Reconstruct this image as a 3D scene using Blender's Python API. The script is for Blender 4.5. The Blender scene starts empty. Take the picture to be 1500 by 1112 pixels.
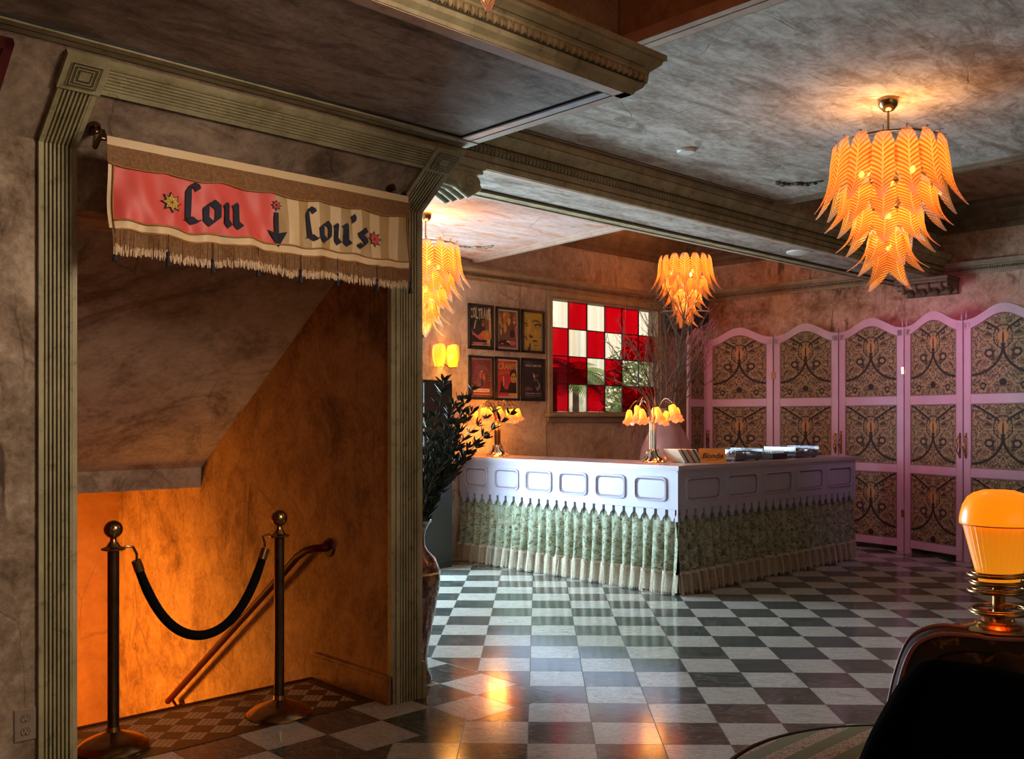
import bpy, math, random
from mathutils import Vector, Matrix
random.seed(7)
PI = math.pi
sc = bpy.context.scene
COL = sc.collection

# ------------------------------------------------------------------ camera
ANG = math.radians(46.146)
FW = (math.cos(ANG), math.sin(ANG)); RT = (math.sin(ANG), -math.cos(ANG))
FOC, CX, CY, EYE = 1400.0, 760.0, 614.0, 1.45
cd = bpy.data.cameras.new('camera'); cam = bpy.data.objects.new('camera', cd); COL.objects.link(cam)
cam.location = (0, 0, EYE); cam.rotation_euler = (PI/2, 0, ANG - PI/2)
cd.sensor_width = 36; cd.lens = 36*FOC/1500; cd.shift_x = -10/1500; cd.shift_y = 58/1500
cd.clip_start = .05; cd.clip_end = 200
sc.camera = cam

def cw(u, w, z=0.0):            # a spot u metres right of and w metres ahead of the viewer's standing point
    return (w*FW[0]+u*RT[0], w*FW[1]+u*RT[1], z)

# ------------------------------------------------------------------ mesh helpers
class MB:
    def __init__(s): s.v = []; s.f = []; s.m = []; s.uv = {}
    def add(s, vs, fs, mi=0, uvs=None):
        o = len(s.v); s.v += [tuple(p) for p in vs]
        for i, f in enumerate(fs):
            if uvs: s.uv[len(s.f)] = [uvs[j] for j in f]
            s.f.append([a+o for a in f]); s.m.append(mi)
        return s
    def box(s, x0, y0, z0, x1, y1, z1, mi=0):
        v = [(x, y, z) for z in (z0, z1) for y in (y0, y1) for x in (x0, x1)]
        return s.add(v, [(0,2,3,1),(4,5,7,6),(0,1,5,4),(2,6,7,3),(0,4,6,2),(1,3,7,5)], mi)
    def bbox(s, x0, y0, z0, x1, y1, z1, b=.006, mi=0):   # box with chamfered edges
        xs = (x0, x0+b, x1-b, x1); ys = (y0, y0+b, y1-b, y1); zs = (z0, z0+b, z1-b, z1)
        rings = []
        for z, i in ((z0, 1), (z0+b, 0), (z1-b, 0), (z1, 1)):
            if i: r = [(xs[1],ys[1]),(xs[2],ys[1]),(xs[2],ys[1]),(xs[2],ys[2]),(xs[2],ys[2]),(xs[1],ys[2]),(xs[1],ys[2]),(xs[1],ys[1])]
            else: r = [(xs[1],ys[0]),(xs[2],ys[0]),(xs[3],ys[1]),(xs[3],ys[2]),(xs[2],ys[3]),(xs[1],ys[3]),(xs[0],ys[2]),(xs[0],ys[1])]
            rings.append([(a, c, z) for a, c in r])
        return s.loft(rings, mi, cap=True)
    def loft(s, rings, mi=0, cap=False, closed=True, uv=False):
        n = len(rings[0]); vs = [p for r in rings for p in r]; fs = []
        for i in range(len(rings)-1):
            for j in range(n if closed else n-1):
                k = (j+1) % n
                fs.append((i*n+j, i*n+k, (i+1)*n+k, (i+1)*n+j))
        if cap: fs.append(tuple(range(n))[::-1]); fs.append(tuple((len(rings)-1)*n+j for j in range(n)))
        uvs = [(j/max(1, n-1), i/max(1, len(rings)-1)) for i in range(len(rings)) for j in range(n)] if uv else None
        return s.add(vs, fs, mi, uvs)
    def tube(s, path, r, n=8, mi=0, cap=True):
        P = [Vector(p) for p in path]; R = r if isinstance(r, (list, tuple)) else [r]*len(P)
        T = []
        for i in range(len(P)):
            t = (P[min(i+1, len(P)-1)]-P[max(i-1, 0)]); T.append(t.normalized() if t.length > 1e-9 else Vector((0,0,1)))
        a = Vector((0,0,1)) if abs(T[0].z) < .9 else Vector((1,0,0))
        u = T[0].cross(a).normalized(); rings = []
        for i, p in enumerate(P):
            u = (u - T[i]*u.dot(T[i])); u = u.normalized() if u.length > 1e-6 else T[i].orthogonal().normalized()
            w = T[i].cross(u)
            rings.append([tuple(p + (u*math.cos(2*PI*k/n)+w*math.sin(2*PI*k/n))*R[i]) for k in range(n)])
        return s.loft(rings, mi, cap)
    def lathe(s, prof, c=(0,0,0), n=24, mi=0, cap=True, fn=None):
        rings = []
        for i, (r, z) in enumerate(prof):
            ring = []
            for k in range(n):
                a = 2*PI*k/n; rr, zz = (fn(r, z, a) if fn else (r, z))
                ring.append((c[0]+rr*math.cos(a), c[1]+rr*math.sin(a), c[2]+zz))
            rings.append(ring)
        return s.loft(rings, mi, cap)
    def prism(s, poly, fn, d0, d1, mi=0):    # poly in (a,b); fn(a,b,d) -> xyz
        n = len(poly)
        vs = [fn(a, b, d0) for a, b in poly]+[fn(a, b, d1) for a, b in poly]
        fs = [tuple(range(n))[::-1], tuple(range(n, 2*n))]+[(i, (i+1) % n, n+(i+1) % n, n+i) for i in range(n)]
        return s.add(vs, fs, mi)
    def ball(s, c, r, n=12, mi=0, sz=(1,1,1)):
        prof = [(max(1e-4, r*math.sin(PI*i/(n//2+2))), -r*math.cos(PI*i/(n//2+2))) for i in range(n//2+3)]
        rings = [[(c[0]+a*math.cos(2*PI*k/n)*sz[0], c[1]+a*math.sin(2*PI*k/n)*sz[1], c[2]+z*sz[2]) for k in range(n)] for a, z in prof]
        return s.loft(rings, mi, True)
    def build(s, name, mats, parent=None, smooth=False, **props):
        me = bpy.data.meshes.new(name); me.from_pydata(s.v, [], s.f)
        if not isinstance(mats, (list, tuple)): mats = [mats]
        for m in mats: me.materials.append(m)
        me.polygons.foreach_set('material_index', s.m)
        if s.uv:
            l = me.uv_layers.new(name='UVMap')
            for fi, uvs in s.uv.items():
                for k, li in enumerate(me.polygons[fi].loop_indices): l.data[li].uv = uvs[k]
        me.update(); me.validate()
        if smooth:
            me.polygons.foreach_set('use_smooth', [True]*len(me.polygons))
            if smooth != 2:
                try: me.set_sharp_from_angle(angle=math.radians(38))
                except Exception: pass
        o = bpy.data.objects.new(name, me); COL.objects.link(o)
        if parent: o.parent = parent
        for k, v in props.items(): o[k] = v
        return o

def thing(name, label, cat, loc=(0,0,0), rz=0, group=None):
    o = bpy.data.objects.new(name, None); COL.objects.link(o); o.empty_display_size = .1
    o.location = loc; o.rotation_euler = (0, 0, rz); o['label'] = label; o['category'] = cat
    if group: o['group'] = group
    return o
def tag(o, label, cat, group=None):
    o['label'] = label; o['category'] = cat
    if group: o['group'] = group
    return o
def dup(root, loc=None, rz=None, label=None, group=None):
    r = root.copy(); COL.objects.link(r)
    if loc is not None: r.location = loc
    if rz is not None: r.rotation_euler = (0, 0, rz)
    if label: r['label'] = label
    if group: r['group'] = group
    for ch in list(root.children):
        c = ch.copy(); COL.objects.link(c); c.parent = r
        for g in list(ch.children):
            d = g.copy(); COL.objects.link(d); d.parent = c
    return r
def struct(o): o['kind'] = 'structure'; return o

def text_polys(txt, size, font_shear=0, bold=.0, spacing=1.0):
    c = bpy.data.curves.new('t', 'FONT'); c.body = txt; c.size = size; c.shear = font_shear; c.offset = bold; c.space_character = spacing
    c.resolution_u = 3
    o = bpy.data.objects.new('t', c); COL.objects.link(o); bpy.context.view_layer.update()
    dg = bpy.context.evaluated_depsgraph_get(); me = bpy.data.meshes.new_from_object(o.evaluated_get(dg))
    vs = [tuple(v.co) for v in me.vertices]; fs = [tuple(p.vertices) for p in me.polygons]
    bpy.data.objects.remove(o); bpy.data.curves.remove(c); bpy.data.meshes.remove(me)
    return vs, fs

# ------------------------------------------------------------------ material helpers
class NT:
    def __init__(s, name):
        s.m = bpy.data.materials.new(name); s.m.use_nodes = True; s.t = s.m.node_tree; s.t.nodes.clear()
        s.out = s.t.nodes.new('ShaderNodeOutputMaterial'); s._o = None
    def n(s, typ, attrs=None, **inp):
        nd = s.t.nodes.new(typ)
        for k, v in (attrs or {}).items(): setattr(nd, k, v)
        for k, v in inp.items():
            k = k.replace('_', ' ')
            if k.isdigit(): k = int(k)
            s.set(nd.inputs[k], v)
        return nd
    def set(s, sock, v):
        if isinstance(v, bpy.types.NodeSocket): s.t.links.new(v, sock)
        else:
            if isinstance(v, (tuple, list)) and len(v) == 3 and sock.type == 'RGBA': v = (*v, 1)
            sock.default_value = v
    def obj(s):
        if s._o is None: s._o = s.n('ShaderNodeTexCoord').outputs['Object']
        return s._o
    def uv(s): return s.n('ShaderNodeTexCoord').outputs['UV']
    def math(s, op, a, b=0.0, c=0.0):
        nd = s.t.nodes.new('ShaderNodeMath'); nd.operation = op
        s.set(nd.inputs[0], a); s.set(nd.inputs[1], b); s.set(nd.inputs[2], c); return nd.outputs[0]
    def sep(s, v): nd = s.n('ShaderNodeSeparateXYZ'); s.set(nd.inputs[0], v); return nd.outputs
    def comb(s, x=0.0, y=0.0, z=0.0):
        nd = s.n('ShaderNodeCombineXYZ'); s.set(nd.inputs[0], x); s.set(nd.inputs[1], y); s.set(nd.inputs[2], z); return nd.outputs[0]
    def mp(s, v, scale=(1,1,1), rot=(0,0,0), loc=(0,0,0)):
        nd = s.n('ShaderNodeMapping'); s.set(nd.inputs['Vector'], v); nd.inputs['Scale'].default_value = scale
        nd.inputs['Rotation'].default_value = rot; nd.inputs['Location'].default_value = loc; return nd.outputs[0]
    def noise(s, v, scale=5, detail=5, rough=.55, dist=0, out='Fac'):
        nd = s.n('ShaderNodeTexNoise', Scale=scale, Detail=detail, Roughness=rough, Distortion=dist); s.set(nd.inputs['Vector'], v)
        return nd.outputs[out]
    def voro(s, v, scale=5, feature='F1', out='Distance', rnd=1.0):
        nd = s.n('ShaderNodeTexVoronoi', {'feature': feature}, Scale=scale, Randomness=rnd); s.set(nd.inputs['Vector'], v); return nd.outputs[out]
    def ramp(s, fac, stops, interp='LINEAR'):
        nd = s.n('ShaderNodeValToRGB'); s.set(nd.inputs[0], fac); cr = nd.color_ramp; cr.interpolation = interp
        while len(cr.elements) < len(stops): cr.elements.new(.5)
        for e, (p, c) in zip(cr.elements, stops):
            e.position = p; e.color = (*c, 1) if isinstance(c, (tuple, list)) else (c, c, c, 1)
        return nd.outputs[0]
    def mix(s, fac, a, b, typ='MIX'):
        nd = s.n('ShaderNodeMix', {'data_type': 'RGBA', 'blend_type': typ})
        s.set(nd.inputs[0], fac); s.set(nd.inputs[6], a); s.set(nd.inputs[7], b); return nd.outputs[2]
    def bump(s, h, strength=.3, dist=.01):
        nd = s.n('ShaderNodeBump', Strength=strength, Distance=dist); s.set(nd.inputs['Height'], h); return nd.outputs[0]
    def pbr(s, color, rough=.5, metal=0.0, normal=None, **kw):
        nd = s.n('ShaderNodeBsdfPrincipled'); s.set(nd.inputs['Base Color'], color); s.set(nd.inputs['Roughness'], rough); s.set(nd.inputs['Metallic'], metal)
        if normal is not None: s.set(nd.inputs['Normal'], normal)
        for k, v in kw.items(): s.set(nd.inputs[k.replace('_', ' ')], v)
        return nd.outputs[0]
    def end(s, shader): s.t.links.new(shader, s.out.inputs[0]); return s.m

def plain(name, col, rough=.5, metal=0.0, var=.12, scale=12, bump=0.0, **kw):
    t = NT(name); n = t.noise(t.obj(), scale, 4)
    c = t.ramp(n, [(.3, tuple(x*(1-var) for x in col)), (.7, tuple(min(1, x*(1+var)) for x in col))])
    nm = t.bump(t.noise(t.obj(), scale*6, 3), bump, .004) if bump else None
    return t.end(t.pbr(c, rough, metal, nm, **kw))

def plaster(name, c0, c1, c2, stain, scale=1.0, amt=.5, rough=.8, vert=True, bump=.5, streak=None, seed=0):
    """aged, hand-troweled plaster: cloudy patches, hairline cracks, dribbling stains"""
    t = NT(name); o = t.mp(t.obj(), loc=(seed*3.7, seed*1.3, seed*2.1))
    if streak: o2 = t.mp(o, scale=streak[0], rot=(0, 0, streak[1]))
    else: o2 = o
    big = t.noise(o2, .9*scale, 6, .62, 1.2); mid = t.noise(o2, 3.4*scale, 8, .68, .8); fine = t.noise(o, 22*scale, 6, .7)
    a = t.math('ADD', t.math('MULTIPLY', big, .5), t.math('MULTIPLY', mid, .5))
    a = t.math('ADD', a, t.math('MULTIPLY', t.math('SUBTRACT', fine, .5), .34))
    c = t.ramp(a, [(.36, c0), (.48, c1), (.58, c2), (.68, tuple(min(1, x*1.18) for x in c2))])
    if vert:
        dv = t.mp(o, scale=(4.5, 4.5, 1.0)); dr = t.noise(dv, 1.5, 7, .68, 1.0)
        gate = t.noise(o, .8, 3, .5)
        k = t.math('MULTIPLY', t.ramp(dr, [(.53, 0.0), (.61, 1.0)]), t.ramp(gate, [(.50, 0.0), (.60, 1.0)]))
    else:
        k = t.ramp(t.noise(o2, 1.2*scale, 7, .7, 2.0), [(.51, 0.0), (.64, 1.0)])
    c = t.mix(t.math('MULTIPLY', k, amt), c, stain)
    cr = t.voro(t.mix(.09, t.mp(o, scale=(1, 1, .55)), t.noise(o, 4, 5, out='Color')), 2.3, 'DISTANCE_TO_EDGE')
    crack = t.math('MULTIPLY', t.ramp(cr, [(0.0, 1.0), (.012, 0.0)]), t.ramp(t.noise(o, 1.3, 2), [(.5, 0.0), (.62, 1.0)]))
    c = t.mix(t.math('MULTIPLY', crack, .45), c, tuple(x*.45 for x in stain))
    h = t.math('ADD', t.math('MULTIPLY', mid, .8), t.math('MULTIPLY', fine, .35))
    h = t.math('SUBTRACT', h, t.math('MULTIPLY', t.math('ADD', crack, t.math('MULTIPLY', k, .3)), .3))
    return t.end(t.pbr(c, rough, 0.0, t.bump(h, bump, .02)))

# ------------------------------------------------------------------ materials
M = {}
M['plaster_warm'] = plaster('plaster_warm', (.13,.082,.05), (.29,.205,.14), (.46,.35,.26), (.045,.022,.012), 1.3, .85, seed=1)
M['plaster_slope'] = plaster('plaster_slope', (.14,.09,.06), (.27,.19,.135), (.39,.29,.21), (.05,.026,.014), 1.2, .7, vert=False, seed=2)
M['plaster_back'] = plaster('plaster_back', (.32,.23,.16), (.50,.38,.285), (.64,.52,.41), (.17,.09,.045), 1.1, .6, seed=3)
M['plaster_right'] = plaster('plaster_right', (.26,.13,.07), (.52,.31,.21), (.68,.46,.34), (.10,.04,.02), 1.3, .8, seed=4)
M['plaster_stair'] = plaster('plaster_stair', (.15,.055,.02), (.30,.135,.05), (.42,.21,.085), (.07,.02,.008), 1.6, .8, seed=5, bump=.35)
M['plaster_orange'] = plaster('plaster_orange', (.34,.13,.04), (.42,.17,.05), (.48,.20,.06), (.30,.10,.03), 1.0, .3, seed=6, bump=.15)
M['plaster_sof'] = plaster('plaster_sof', (.28,.20,.14), (.46,.36,.27), (.58,.48,.38), (.07,.035,.02), 1.2, .6, vert=False, seed=7)
M['ceil_dark'] = plaster('ceil_dark', (.15,.10,.075), (.27,.195,.155), (.37,.29,.24), (.06,.035,.022), 1.3, .6, vert=False, streak=((1,2.6,1), .8), seed=8)
M['ceil_grey'] = plaster('ceil_grey', (.20,.15,.11), (.36,.30,.25), (.50,.44,.385), (.15,.095,.05), 1.1, .7, vert=False, streak=((1,2.8,1), .75), seed=9)
M['ceil_pink'] = plaster('ceil_pink', (.42,.26,.20), (.54,.38,.33), (.62,.46,.41), (.50,.20,.05), 1.0, .85, vert=False, streak=((1,2.8,1), .75), seed=10)
M['ceil_brown'] = plaster('ceil_brown', (.28,.15,.08), (.42,.26,.16), (.50,.34,.23), (.12,.055,.025), 1.0, .7, vert=False, streak=((1,2.5,1), .75), seed=11)
M['fascia'] = plaster('fascia', (.18,.095,.045), (.30,.175,.09), (.38,.24,.14), (.09,.035,.015), 1.4, .7, seed=12)

def trim_mat(name, c0, c1, grime, rough=.6, bump=.35):
    t = NT(name); o = t.obj()
    a = t.noise(t.mp(o, scale=(1, 1, .5)), 6, 7, .65); g = t.noise(o, 17, 6, .7)
    c = t.ramp(a, [(.35, c0), (.65, c1)])
    c = t.mix(t.ramp(g, [(.55, 0.0), (.72, .75)]), c, grime)
    return t.end(t.pbr(c, rough, 0.0, t.bump(t.math('ADD', a, g), bump, .006)))
M['trim'] = trim_mat('trim_olive', (.27,.23,.12), (.44,.39,.23), (.09,.07,.035))
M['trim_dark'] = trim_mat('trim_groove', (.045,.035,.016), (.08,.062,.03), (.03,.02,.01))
M['trim_back'] = trim_mat('trim_back', (.30,.22,.13), (.42,.33,.22), (.14,.08,.04))
M['trim_brown'] = trim_mat('trim_brown', (.15,.10,.055), (.24,.165,.10), (.06,.035,.018))
M['trim_pink'] = trim_mat('trim_pink', (.42,.29,.22), (.52,.38,.29), (.3,.19,.12))
M['trim_silver'] = plain('trim_silver', (.36,.40,.41), .35, .4)
M['black'] = plain('black_satin', (.012,.011,.011), .45)
M['frame_black'] = plain('frame_black', (.018,.012,.010), .35)
M['brass'] = plain('antique_brass', (.42,.26,.11), .22, 1.0, .2, 20)
M['brass_dark'] = plain('dark_bronze', (.16,.10,.06), .28, 1.0, .25, 20)
M['gold'] = plain('gold_plate', (.75,.50,.22), .2, 1.0)
M['chrome'] = plain('chrome', (.55,.50,.46), .12, 1.0, .1)
M['white_plastic'] = plain('white_plastic', (.62,.58,.52), .4)
M['outlet'] = plain('outlet_plastic', (.30,.22,.17), .4)
M['lavender'] = plain('lavender_paint', (.43,.40,.50), .38, 0, .05, 3)
M['lavender_shade'] = plain('lavender_groove_shade', (.22,.18,.24), .5, 0, .05)
M['pink_paint'] = plain('pink_paint', (.50,.30,.36), .38, 0, .1, 3)
M['red_rail'] = plain('oxblood_rail', (.07,.004,.003), .5, Specular_IOR_Level=.15)
M['velvet_black'] = plain('black_velvet', (.006,.006,.007), .9, Specular_IOR_Level=.08)
M['velvet_dark'] = plain('near_black_velvet', (.003,.0025,.0025), .95, Specular_IOR_Level=.02)
M['glass_clear'] = None
t = NT('clear_acrylic'); M['acrylic'] = t.end(t.n('ShaderNodeMixShader', Fac=.05).outputs[0])
mx = [n for n in M['acrylic'].node_tree.nodes if n.type == 'MIX_SHADER'][0]
t.t.links.new(t.n('ShaderNodeBsdfTransparent', Color=(.9,.92,.95)).outputs[0], mx.inputs[1])
t.t.links.new(t.n('ShaderNodeBsdfGlossy', Color=(.9,.9,.95), Roughness=.08).outputs[0], mx.inputs[2])
M['white_edge'] = plain('white_edge', (.8,.8,.82), .3)

# --- floor: two marble checker lays + border between them
def floor_mat():
    t = NT('marble_checker'); x, y, z = t.sep(t.obj()); S = 1/math.sqrt(2)
    k = t.math('MULTIPLY', t.math('ADD', x, y), S); j = t.math('MULTIPLY', t.math('SUBTRACT', x, y), S)
    a1 = t.math('DIVIDE', t.math('SUBTRACT', k, 4.271-.3058*40), .3058); b1 = t.math('DIVIDE', t.math('ADD', j, .046+.3015*40), .3015)
    a2 = t.math('DIVIDE', t.math('SUBTRACT', x, 2.408-.3035*41), .3035); b2 = t.math('DIVIDE', t.math('SUBTRACT', y, 3.47-.3035*40), .3035)
    near = t.math('MULTIPLY', t.math('LESS_THAN', x, 3.622), t.math('GREATER_THAN', y, 3.47))
    a = t.math('ADD', a1, t.math('MULTIPLY', near, t.math('SUBTRACT', a2, a1)))
    b = t.math('ADD', b1, t.math('MULTIPLY', near, t.math('SUBTRACT', b2, b1)))
    fa, fb = t.math('FLOOR', a), t.math('FLOOR', b)
    par = t.math('MODULO', t.math('ADD', fa, fb), 2.0)
    ga = t.math('ABSOLUTE', t.math('SUBTRACT', t.math('FRACT', a), .5)); gb = t.math('ABSOLUTE', t.math('SUBTRACT', t.math('FRACT', b), .5))
    grout = t.math('GREATER_THAN', t.math('MAXIMUM', ga, gb), .4935)
    bl = t.math('LESS_THAN', t.math('ABSOLUTE', t.math('SUBTRACT', x, 3.622)), .003); bl = t.math('MULTIPLY', bl, t.math('GREATER_THAN', y, 3.47))
    bm = t.math('MULTIPLY', t.math('LESS_THAN', t.math('ABSOLUTE', t.math('SUBTRACT', y, 3.47)), .003), t.math('LESS_THAN', x, 3.622))
    grout = t.math('MAXIMUM', grout, t.math('MAXIMUM', bl, bm))
    wn = t.n('ShaderNodeTexWhiteNoise', {'noise_dimensions': '2D'}); t.set(wn.inputs['Vector'], t.comb(fa, fb, 0.0))
    off = wn.outputs['Color']; vm = t.n('ShaderNodeVectorMath', {'operation': 'MULTIPLY_ADD'}); t.set(vm.inputs[0], off); vm.inputs[1].default_value = (9, 9, 9); t.set(vm.inputs[2], t.comb(a, b, 0.0))
    mv = t.mp(vm.outputs[0], scale=(1.6, .55, 1))
    ve = t.noise(mv, 2.6, 8, .62, 1.8); ve2 = t.noise(mv, 7, 6, .6, .8)
    lt = t.ramp(ve, [(.34, (.36,.36,.31)), (.46, (.62,.62,.57)), (.51, (.38,.37,.33)), (.56, (.66,.66,.61)), (.64, (.50,.49,.44))])
    dk = t.ramp(ve, [(.38, (.025,.034,.031)), (.5, (.055,.07,.064)), (.55, (.15,.17,.155)), (.58, (.045,.056,.052))])
    rv = wn.outputs['Value']; lt = t.mix(t.math('MULTIPLY', rv, .35), lt, (.40,.38,.33)); dk = t.mix(t.math('MULTIPLY', rv, .3), dk, (.10,.10,.095))
    c = t.mix(t.math('GREATER_THAN', par, .5), dk, lt)
    flip = t.math('MULTIPLY', near, 1.0)
    c2 = t.mix(t.math('GREATER_THAN', par, .5), lt, dk)
    c = t.mix(flip, c, t.mix(0.0, c, c2)) if False else c
    c = t.mix(t.math('MULTIPLY', ve2, .18), c, (.1,.1,.09))
    c = t.mix(grout, c, (.03,.028,.025))
    r = t.math('ADD', .10, t.math('MULTIPLY', ve2, .09)); r = t.math('ADD', r, t.math('MULTIPLY', grout, .4))
    sm = t.noise(t.obj(), 3, 4)
    return t.end(t.pbr(c, t.math('ADD', r, t.math('MULTIPLY', t.math('SUBTRACT', sm, .5), .08)), 0.0, t.bump(t.math('SUBTRACT', t.math('MULTIPLY', sm, .25), grout), .12, .003), Specular_IOR_Level=.75))
M['floor'] = floor_mat()
def mosaic_mat():
    t = NT('mosaic_tile'); x, y, z = t.sep(t.obj()); S = 1/math.sqrt(2)
    k = t.math('DIVIDE', t.math('MULTIPLY', t.math('ADD', x, y), S), .1); j = t.math('DIVIDE', t.math('MULTIPLY', t.math('SUBTRACT', x, y), S), .1)
    k = t.math('ADD', k, 100.15); j = t.math('ADD', j, 100.2)
    par = t.math('GREATER_THAN', t.math('MODULO', t.math('ADD', t.math('FLOOR', k), t.math('FLOOR', j)), 2.0), .5)
    k5 = t.math('ABSOLUTE', t.math('SUBTRACT', t.math('FRACT', t.math('MULTIPLY', k, 4.0)), .5)); j5 = t.math('ABSOLUTE', t.math('SUBTRACT', t.math('FRACT', t.math('MULTIPLY', j, 4.0)), .5))
    g = t.math('GREATER_THAN', t.math('MAXIMUM', k5, j5), .41)
    c = t.mix(par, (.035,.018,.011), (.60,.42,.25)); c = t.mix(t.math('MULTIPLY', t.noise(t.obj(), 30, 3), .4), c, (.2,.12,.06))
    # dark brown border along the stair edge and the front
    e = t.math('MAXIMUM', t.math('GREATER_THAN', y, 4.60), t.math('LESS_THAN', y, 4.10)); e = t.math('MAXIMUM', e, t.math('GREATER_THAN', x, 2.80))
    c = t.mix(e, c, (.075,.032,.016)); c = t.mix(t.math('MULTIPLY', g, .85), c, (.025,.014,.009))
    return t.end(t.pbr(c, .35, 0.0, t.bump(t.math('SUBTRACT', 1.0, g), .3, .002)))
M['mosaic'] = mosaic_mat()

# --- glowing lamp glass
def leaf_glass():
    t = NT('ribbed_amber_glass'); u, v, _ = t.sep(t.uv())
    ch = t.math('ADD', t.math('MULTIPLY', v, 15.0), t.math('MULTIPLY', t.math('POWER', t.math('ABSOLUTE', t.math('SUBTRACT', u, .5)), .7), 3.4))
    s = t.math('SINE', t.math('MULTIPLY', ch, 2*PI)); s = t.math('ADD', t.math('MULTIPLY', s, .5), .5)
    rib = t.math('LESS_THAN', t.math('ABSOLUTE', t.math('SUBTRACT', u, .5)), .035)
    col = t.ramp(s, [(0.0, (.62,.12,.006)), (.45, (.92,.24,.018)), (.8, (1.0,.33,.045)), (1.0, (1.0,.42,.10))]); col = t.mix(rib, col, (1.0,.42,.10))
    tip = t.ramp(v, [(0.0, 1.0), (.09, .55), (.2, 0.0), (.78, 0.0), (1.0, .8)])
    col = t.mix(t.math('MULTIPLY', tip, .7), col, (1.0,.56,.40))
    nm = t.bump(s, .6, .004)
    tr = t.n('ShaderNodeBsdfTranslucent'); t.set(tr.inputs['Color'], t.mix(.15, col, (0,0,0))); t.set(tr.inputs['Normal'], nm)
    df = t.n('ShaderNodeBsdfGlossy', Roughness=.18); t.set(df.inputs['Color'], (1.0,.75,.55)); t.set(df.inputs['Normal'], nm)
    tp = t.n('ShaderNodeBsdfTransparent'); t.set(tp.inputs['Color'], (1.0,.72,.42))
    em = t.n('ShaderNodeEmission'); t.set(em.inputs['Color'], col)
    t.set(em.inputs['Strength'], t.math('MULTIPLY', t.math('SUBTRACT', 1.0, t.math('MULTIPLY', tip, .75)), t.math('ADD', .12, t.math('MULTIPLY', s, .20))))
    m1 = t.n('ShaderNodeMixShader', Fac=.10); t.t.links.new(tr.outputs[0], m1.inputs[1]); t.t.links.new(df.outputs[0], m1.inputs[2])
    m2 = t.n('ShaderNodeMixShader'); t.set(m2.inputs[0], t.math('ADD', .10, t.math('MULTIPLY', tip, .5))); t.t.links.new(m1.outputs[0], m2.inputs[1]); t.t.links.new(tp.outputs[0], m2.inputs[2])
    ad = t.n('ShaderNodeAddShader'); t.t.links.new(m2.outputs[0], ad.inputs[0]); t.t.links.new(em.outputs[0], ad.inputs[1])
    return t.end(ad.outputs[0])
M['leaf_glass'] = leaf_glass()
def glow(name, stops, strength, axis='v', gloss=.08):
    t = NT(name); u, v, _ = t.sep(t.uv()); c = t.ramp(v, stops)
    em = t.n('ShaderNodeEmission', Strength=strength); t.set(em.inputs['Color'], c)
    p = t.pbr(c, .25, 0.0); ad = t.n('ShaderNodeAddShader'); t.t.links.new(em.outputs[0], ad.inputs[0]); t.t.links.new(p, ad.inputs[1]); return t.end(ad.outputs[0])
M['lily'] = glow('lily_glass', [(0.0, (1.0,.60,.06)), (.45, (1.0,.42,.03)), (.75, (1.0,.17,.025)), (1.0, (.95,.16,.06))], 1.1)
M['sconce_glass'] = glow('sconce_glass', [(0.0, (1.0,.50,.03)), (.5, (1.0,.36,.015)), (1.0, (1.0,.46,.06))], .8)
M['shade_top'] = glow('amber_shade', [(0.0, (1.0,.27,.004)), (1.0, (1.0,.27,.004))], .72)
M['shade_pleat'] = glow('amber_pleats', [(0.0, (1.0,.34,.012)), (1.0, (1.0,.26,.006))], .50)
t = NT('bulb'); M['bulb'] = t.end(t.n('ShaderNodeEmission', Color=(1.0,.72,.25,1), Strength=14).outputs[0])

def glass_pane(name, col, gl=.08):
    t = NT(name); mx = t.n('ShaderNodeMixShader', Fac=gl)
    t.t.links.new(t.n('ShaderNodeBsdfTransparent', Color=(*col, 1)).outputs[0], mx.inputs[1]); t.t.links.new(t.n('ShaderNodeBsdfGlossy', Roughness=.05).outputs[0], mx.inputs[2])
    return t.end(mx.outputs[0])
M['pane_red'] = glass_pane('red_glass', (.70,.0,.07), .04); M['pane_clear'] = glass_pane('clear_glass', (.95,.93,.86), .05)
# ================================================================== THE ROOM
XL, XR, YN, YB, YA = -2.2, 10.5, -3.2, 7.57, 3.951     # west wall, right wall, near wall, back wall, arch wall
WX0, WX1 = 2.897, 3.08                                 # wing wall between stairwell and room
HC = 3.72                                              # true ceiling
TN = (0, -.588, -.809)                                 # outward normal of the tilted upper wall
def T(x, t, d=0.0): return (x, YA-.809*t+TN[1]*d, 2.53+.588*t+TN[2]*d)
def slab(name, poly, z0, z1, mat):
    return struct(MB().prism(poly, lambda a, b, d: (a, b, d), z0, z1).build(name, mat))

slab('floor', [(XL,YN),(XR,YN),(XR,YB),(WX1,YB),(WX1,YA+.02),(WX0,YA+.02),(WX0,4.66),(.9,4.66),(.9,YA+.1),(XL,YA+.1)], -.12, 0, M['floor'])
MB().add([(1.30,4.04,.0015),(WX0-.03,4.04,.0015),(WX0-.03,4.655,.0015),(1.30,4.655,.0015)], [(0,1,2,3)])
b = MB(); b.box(.95, 4.055, -.004, WX0, 4.66, .003); struct(b.build('floor_mosaic_landing', M['mosaic']))
b = MB(); b.box(XL-.15, YN-.15, HC, XR+.15, YB+.15, HC+.12); struct(b.build('ceiling', M['ceil_brown']))

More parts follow.
